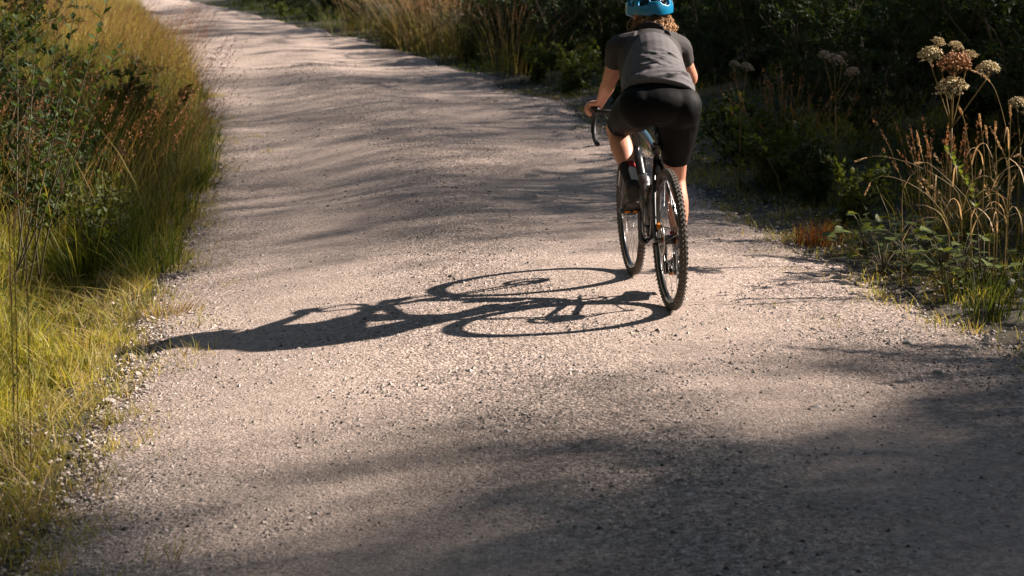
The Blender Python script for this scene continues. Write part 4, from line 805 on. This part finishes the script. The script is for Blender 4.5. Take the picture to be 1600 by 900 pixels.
tube(body, smooth_path([SPN[5], NECK, HDc + [-.03, 0, -.06]], 8), np.interp(np.arange(8), [0, 3, 7], [.050, .050, .05]), 16)
ellipsoid(body, HDc, (.098, .076, .108)); ellipsoid(body, HDc + [.030, 0, -.055], (.072, .060, .070)); ellipsoid(body, HDc + [.095, 0, -.085], (.022, .028, .02))        # cranium, jaw, chin
tube(body, smooth_path([HDc + [.088, 0, .01], HDc + [.105, 0, -.025], HDc + [.100, 0, -.045]], 6), [.008, .010, .012, .015, .015, .010], 8)
for s in (-1, 1): ellipsoid(body, HDc + [-.005, s * .078, -.02], (.020, .008, .032)); ellipsoid(body, HDc + [.082, s * .032, .018], (.014, .022, .008))
def limb(mb, pts, r, n=22, sides=16, flat=None):
    p = smooth_path(pts, n); rr = np.interp(np.linspace(0, 1, n), np.linspace(0, 1, len(r)), r); tube(mb, p, rr, sides)
def leg(mb, h, k, a, calf):
    limb(mb, [h, h * .5 + k * .5 + A3(0, 0, .01), k], [.095, .092, .085, .072, .058, .054]); back = A3(-.03, 0, 0) if calf > 0 else A3(-.012, 0, .0)
    c = k * .66 + a * .34 + A3(-.022, 0, -.004); limb(mb, [k, c, k * .3 + a * .7 + A3(-.006, 0, 0), a], [.052, .053, .0575, .054, .044, .035, .032, .032]); ellipsoid(mb, k + A3(.006, 0, 0), (.054, .052, .056))
leg(body, HL, KL, ANL, 1); leg(body, HR, KR, ANR, 1)
for s, an in ((1, ANL), (-1, ANR)): limb(body, [an, an * .4 + PED[s] * .6 + A3(.0, 0, .035), PED[s] + A3(.05, 0, .03)], [.032, .032, .026, .02])
def arm(mb, sh, el, wr): limb(mb, [sh, sh * .5 + el * .5 + A3(.0, 0, -.004), el], [.052, .048, .046, .042, .037]); limb(mb, [el, el * .6 + wr * .4, wr], [.037, .0385, .035, .028, .0235]); ellipsoid(mb, el, (.036, .034, .036))
arm(body, SHL, ELL, WRL); arm(body, SHR, ELR, WRR)
def hand(mb, wr, hood, s):
    """s=+1 left: palm on the hood, four fingers round its outside, thumb on the inside"""
    pc = hood + A3(-.004, s * .004, .030); tube(mb, smooth_path([wr, wr * .4 + pc * .6, pc, hood + A3(.034, s * .006, .024)], 8), np.interp(np.arange(8), [0, 3, 7], [.024, .036, .038]), 14, side=(0, 1, 0), ry=np.interp(np.arange(8), [0, 3, 7], [.018, .016, .014]))
    for k, (dx, ln) in enumerate(((.046, 1.0), (.026, 1.08), (.006, 1.0), (-.013, .82))):
        q = hood + A3(dx, s * .012, .026); tube(mb, smooth_path([q, q + A3(.006, s * .024 * ln, -.010), q + A3(.008, s * .030 * ln, -.034 * ln), q + A3(.004, s * .014 * ln, -.056 * ln), q + A3(.002, s * .002, -.058 * ln)], 9), [.0095, .0095, .0092, .009, .0088, .0085, .0082, .0078, .006], 8)
    q = wr * .35 + hood * .65 + A3(0, -s * .018, .020); tube(mb, smooth_path([q, q + A3(.026, -s * .014, -.010), q + A3(.046, -s * .010, -.028), q + A3(.056, s * .002, -.040)], 8), [.012, .012, .0115, .011, .0105, .010, .009, .007], 8)
hand(body, WRL, hoodL, 1); hand(body, WRR, hoodR, -1)
person = ob('person', None, label='cyclist in grey jersey, black shorts and blue helmet riding away up the gravel road', cat='person'); person.matrix_world = BM
bme = remesh(body, .0056, 4); ob('body', bme, person, S['skin'])
for s in (-1, 1):
    e = MB(); ellipsoid(e, HDc + [.086, s * .031, .0], (.010, .013, .010)); ob('eye', e, person, S['eye'])
e = MB(); tube(e, smooth_path([HDc + [.092, -.024, -.066], HDc + [.103, 0, -.064], HDc + [.092, .024, -.066]], 8), .005, 6); ob('mouth', e, person, S['lip'])
# jersey
j = MB(); SJ = [A3(.185, .004, 1.045)] + [A3(.205, 0, 1.065)] + SPN[2:]
SJp = smooth_path(SJ, 18) + np.interp(np.linspace(0, 5, 18), range(6), [0, .004, .032, .058, .044, .004])[:, None] * A3(.50, 0, -.86)
tube(j, SJp, np.interp(np.linspace(0, 5, 18), range(6), [.186, .184, .170, .163, .162, .104]), 28, side=(0, 1, 0), ry=np.interp(np.linspace(0, 5, 18), range(6), [.112, .122, .155, .190, .165, .096]))
tube(j, smooth_path([SPN[5] + [-.02, 0, -.01], NECK + [-.008, 0, -.008]], 4), [.098, .086, .070, .064], 18)
for sh, el, s in ((SHL, ELL, 1), (SHR, ELR, -1)):
    c = SPN[4] + A3(0, s * .07, .0); e2 = sh * .54 + el * .46; limb(j, [c, sh + A3(-.004, s * .004, .006), sh * .75 + el * .25 + A3(-.004, s * .006, 0), e2], [.084, .072, .064, .059, .056, .054, .053], 16)
jm = remesh(j, .0046, 5); P = coords(jm).astype(float); Nn = normals(jm).astype(float)
# folds across the lower back, fading towards the shoulders; a slack hem
lat = P[:, 1] + .02; wv = (P[:, 0] - .16) * .72 + (P[:, 2] - 1.10) * .69; back = sm(.1, .5, -Nn[:, 0] * .6 + Nn[:, 2] * .8); fold = np.zeros(len(P))
for k in range(15):
    c0 = r0_ = .012 + .215 * ((k * .618) % 1); c1 = -.10 + .20 * ((k * .377 + .2) % 1); hl = .045 + .055 * ((k * .71) % 1); sl_ = .35 * math.sin(k * 2.3); am = .0095 * (1 - .65 * c0 / .23) * (.6 + .5 * ((k * .53) % 1))
    d = wv - (c0 + sl_ * (lat - c1) + .9 * (lat - c1) ** 2 + .006 * np.sin(lat * 60 + k)); e = np.exp(-((lat - c1) / hl) ** 4)
    fold += am * e * np.where(d > 0, np.exp(-(d / .014) ** 2), np.exp(-(d / .0045) ** 2))
fold += .0025 * np.sin(wv * 160 + 5 * vnoise(P[:, 1] * 12, wv * 12)) * (1 - sm(.12, .26, wv))
P = P + Nn * (fold * back)[:, None]
jm.vertices.foreach_set('co', P.astype(np.float32).ravel()); jm.update()
yoke = sm(-.004, .004, P[:, 0] - (.430 - 1.9 * (lat) ** 2 + .004 * np.sin(lat * 30))); slv = ((np.abs(P[:, 1] + .03) > .172) & (P[:, 0] > .47)) | (P[:, 0] > .66)
yoke = np.maximum(yoke, slv * 1.)
hth = (vnoise(P[:, 1] * 60, P[:, 2] * 260) - .5) * .25
cj = A3(.115, .105, .106)[None] * (1 + hth[:, None]) * (1 - yoke[:, None]) + A3(.040, .034, .033)[None] * yoke[:, None]
setcol(jm, cj); jersey = ob('jersey', jm, person, S['jersey'], label='heathered grey jersey with a darker plain yoke')
# little pale word mark on the right shoulder blade
def on_surface(P, q):
    i = int(np.argmin(((P - q) ** 2).sum(1))); return P[i], i
lg = MB(); Pn = normals(jm).astype(float)
for k in range(6):
    q, i = on_surface(P, A3(.565 - .006 * k, -.125 - .009 * k, 1.36)); nn = Pn[i]; q = q + nn * .0015; s_ = np.cross(nn, A3(1, 0, 0)); s_ /= np.linalg.norm(s_); f_ = np.cross(s_, nn)
    lg.add([q - s_ * .0036 - f_ * .004, q + s_ * .0036 - f_ * .004, q + s_ * .0036 + f_ * (.004 if k % 2 else .006), q - s_ * .0036 + f_ * .004], [[0, 1, 2, 3]])
ob('logo', lg, jersey, B['logo_glint'])
# shorts
sh_ = MB()
tube(sh_, smooth_path([A3(.14, 0, .985), A3(.185, 0, 1.01), A3(.235, 0, 1.06), A3(.29, -.004, 1.105)], 10), np.interp(np.arange(10), [0, 3, 6, 9], [.15, .182, .178, .155]), 28, side=(0, 1, 0), ry=np.interp(np.arange(10), [0, 3, 6, 9], [.09, .112, .108, .096]))
ellipsoid(sh_, (.172, 0, .998), (.126, .185, .106), nu=40, nv=24); ellipsoid(sh_, (.178, .102, .992), (.120, .108, .110)); ellipsoid(sh_, (.178, -.102, .980), (.120, .110, .114))
for h, k, en in ((HL, KL, .80), (HR, KR, .74)):
    e = h + (k - h) * en; limb(sh_, [h + A3(-.02, 0, 0), h * .55 + k * .45 + A3(-.004, 0, .004), e], [.112, .110, .102, .090, .078, .0715], 20)
sm_ = remesh(sh_, .0062, 22); P = coords(sm_).astype(float); Nn = normals(sm_).astype(float)
fold = .0022 * np.sin(90 * (P[:, 2] + .5 * P[:, 0]) + 6 * vnoise(P[:, 1] * 9, P[:, 0] * 9)) * sm(.30, .55, vnoise(P[:, 1] * 13 + 4, P[:, 2] * 13)) * sm(.95, .85, P[:, 2]) + .0012 * (vnoise(P[:, 1] * 40, P[:, 2] * 55) - .5)
sm_.vertices.foreach_set('co', (P + Nn * fold[:, None]).astype(np.float32).ravel()); sm_.update(); shorts = ob('shorts', sm_, person, S['shorts'])
for h, k, en in ((HL, KL, .80), (HR, KR, .74)):
    e = h + (k - h) * en; d = (k - h) / np.linalg.norm(k - h); gb = MB(); tube(gb, [e - d * .034, e - d * .030, e - d * .004, e], [.068, .0735, .0715, .066], 30); ob('leg_gripper', gb, shorts, S['shorts'])
# socks and shoes
for s, an, kn in ((1, ANL, KL), (-1, ANR, KR)):
    so_ = MB(); up_ = (kn - an) / np.linalg.norm(kn - an); pth = smooth_path([an - up_ * .03 + A3(-.01, 0, 0), an, an + up_ * .05, an + up_ * .125], 26); tube(so_, pth, np.interp(np.linspace(0, 1, 26), [0, .3, .6, 1], [.034, .0345, .036, .0435]), 40)
    me = so_.mesh('sock'); Pc = coords(me).astype(float); hh = (Pc - an) @ up_; ang = np.arctan2(Pc[:, 1] - an[1], -(Pc[:, 0] - an[0] - hh * up_[0])); inn = -s * ang
    c = np.tile(A3(.012, .012, .013), (len(Pc), 1)); panel = (inn > -.35) & (inn < 1.6); c[panel & (hh > .085)] = (.35, .015, .03); c[panel & (hh <= .085) & (hh > .0)] = (.78, .78, .80); c[(hh > .118)] = (.10, .012, .02); setcol(me, c)
    ob('sock', me, person, S['sock'], label='black sock with red band and white panel')
    pc = PED[s]; ball = pc + A3(.012, 0, .026); heel = an + (A3(-.035, 0, -.075) if s > 0 else A3(-.052, 0, -.062)); toe = ball + (A3(.075, 0, -.012) if s > 0 else A3(.085, 0, .012))
    shm = MB(); tube(shm, smooth_path([heel + A3(-.006, 0, .012), heel * .75 + ball * .25 + A3(.004, 0, .022), heel * .4 + ball * .6 + A3(.006, 0, .020), ball + A3(.004, 0, .008), toe], 14), np.interp(np.linspace(0, 4, 14), range(5), [.030, .036, .040, .046, .020]), 18, side=(0, 1, 0), ry=np.interp(np.linspace(0, 4, 14), range(5), [.028, .038, .036, .029, .013]))
    tube(shm, smooth_path([heel * .8 + ball * .2 + A3(0, 0, .01), an + A3(-.006, 0, -.02), an + up_ * .012], 8), np.interp(np.arange(8), [0, 7], [.036, .038]), 16)
    me = remesh(shm, .005, 4); sho = ob('shoe', me, person, S['shoe'])
    sl_ = MB(); dn = A3(0, 0, -.026); tube(sl_, smooth_path([heel + dn * .55, heel * .6 + ball * .4 + dn * .75, ball + dn * .8, toe + dn * .4], 12), np.interp(np.arange(12), [0, 4, 8, 11], [.028, .031, .046, .020]), 14, side=(0, 1, 0), ry=.007); ob('sole', sl_, sho, S['sole'])
# helmet: a shell with vents cut through it over a dark liner
TI = math.radians(12); HR3 = np.array([[math.cos(TI), 0, math.sin(TI)], [0, 1, 0], [-math.sin(TI), 0, math.cos(TI)]])   # nose down
HC = HDc + A3(-.002, 0, .030)
def dome(az, el, k=1.):
    """az 0 = back, positive to the left"""
    rx, ryy, rz = .136 * k, .106 * k, .112 * k
    p = np.stack([-np.cos(el) * np.cos(az) * rx, np.cos(el) * np.sin(az) * ryy, np.sin(el) * rz], -1); p[..., 0] -= .018 * np.clip(-np.sin(el) * 2, 0, 1) * 0
    return p @ HR3.T + HC
na, ne = 150, 64
azs = np.arange(na) * 2 * math.pi / na - math.pi; f = np.linspace(0, 1, ne)
AZ, F_ = np.meshgrid(azs, f, indexing='ij'); lo = np.radians(-26 + 16 * (1 - np.cos(AZ)) / 2 * 1.2 - 4 * np.cos(2 * AZ) + 5 * np.exp(-(AZ / .16) ** 2)); EL = lo + (math.radians(89.5) - lo) * F_
V = dome(AZ, EL); ridge = 1 + .018 * np.cos(AZ * 7) * np.sin(np.clip(F_ * 3.1, 0, 3.1)); V = HC + (V - HC) * ridge[..., None]
VENT = [(a_ * sg, e_, w_, h_, t_ * sg) for sg in (1, -1) for a_, e_, w_, h_, t_ in ((27, 6, 12, 7.5, -.15), (38, 27, 13, 8, -.3), (64, 9, 11, 7, .2), (16, 44, 9, 9, 0), (88, 24, 13, 8, 0), (118, 16, 11, 8, 0), (48, 52, 13, 9, 0), (140, 34, 10, 12, 0), (105, 48, 14, 9, 0))] + [(0, 12, 10.5, 6.5, 0), (0, 33, 8, 8, 0), (0, 66, 16, 8, 0), (180, 30, 8, 14, 0), (180, 58, 18, 8, 0)]
AD, ED = np.degrees(AZ), np.degrees(EL); holes = np.zeros(AZ.shape, bool)
for a0, e0, w_, h_, t_ in VENT:
    da = (AD - a0 + 180) % 360 - 180; da = da * np.cos(np.radians(np.clip(e0, 0, 70))); de = ED - e0 - t_ * da; holes |= (np.abs(da / w_) ** 3.2 + np.abs(de / h_) ** 3.2) < 1
idx = lambda i, j: (i % na) * ne + j
Q = [[idx(i, j), idx(i + 1, j), idx(i + 1, j + 1), idx(i, j + 1)] for i in range(na) for j in range(ne - 1) if not (holes[i, j] or holes[(i + 1) % na, j] or holes[i, j + 1] or holes[(i + 1) % na, j + 1])]
hm = MB(); hm.add(V.reshape(-1, 3), Q); hme = hm.mesh('helmet'); hel = ob('helmet', hme, person, S['helmet'], label='bright blue vented cycling helmet')
so2 = hel.modifiers.new('thick', 'SOLIDIFY'); so2.thickness = .017; so2.offset = -1; bv = hel.modifiers.new('smooth', 'SUBSURF'); bv.levels = 1; bv.render_levels = 1
ln_ = MB(); fl = np.linspace(.02, 1, 24); A2, F2 = np.meshgrid(azs[::3], fl, indexing='ij'); lo2 = np.radians(-24 + 16 * (1 - np.cos(A2)) / 2 * 1.2 - 4 * np.cos(2 * A2)); V2 = dome(A2, lo2 + (math.radians(89.5) - lo2) * F2, .865); n3 = 24
ln_.add(V2.reshape(-1, 3), [[(i % 50) * n3 + j, ((i + 1) % 50) * n3 + j, ((i + 1) % 50) * n3 + j + 1, (i % 50) * n3 + j + 1] for i in range(50) for j in range(n3 - 1)]); ob('liner', ln_, hel, S['liner'])
bd = MB(); c0 = dome(np.array(0.), np.radians(-9.5), 1.005); box(bd, c0, (.006, .016, .009), HR3); ob('badge', bd, hel, S['badge'])
dl_ = MB(); box(dl_, dome(np.array(0.), np.radians(-19), .965), (.014, .024, .014), HR3); ob('fit_dial', dl_, hel, S['liner'])
st_ = MB()
for s in (-1, 1): tube(st_, smooth_path([HDc + [.02, s * .082, .01], HDc + [.03, s * .074, -.06], HDc + [.055, s * .030, -.122], HDc + [.06, 0, -.128]], 10), .004, 6, side=(1, 0, 0), ry=.0015)
ob('strap', st_, hel, S['liner'])
# curly hair gathered under the helmet
hr = MB(); r2 = np.random.default_rng(8)
for k in range(560):
    a = r2.normal() * .62; e0 = .005 - .055 * r2.random(); st0 = HDc + A3(-.075 * math.cos(a), .070 * math.sin(a), e0 + .0); yoff = float(np.clip(r2.normal(), -1.6, 1.6)) * .040 + .002; ln = .045 + .060 * r2.random()
    end = st0 + A3(-.045 - .04 * r2.random(), yoff, -ln + .018); mid = (st0 + end) / 2 + A3(-.024 * r2.random(), r2.normal() * .012, .004); c = smooth_path([st0, mid, end], 18); rad = .0045 + .005 * r2.random(); tw = 2.2 + 2.2 * r2.random(); ph = r2.random() * 6.28; tt = np.linspace(0, 1, 18)
    c = c + (rad * np.minimum(1, tt * 4))[:, None] * (np.cos(tt * tw * 6.28 + ph)[:, None] * A3(0, 1, 0) + np.sin(tt * tw * 6.28 + ph)[:, None] * A3(.8, 0, .6)); g_ = r2.random(); tube(hr, c, .0021, 3, False, col=A3(.26, .12, .045) * (1 - g_) + A3(.62, .36, .16) * g_)
ellipsoid(hr, HDc + A3(-.085, -.002, -.045), (.042, .078, .050), col=A3(.13, .06, .025)); ob('hair', hr, person, S['hair'], label='curly copper blond hair hanging below the helmet')
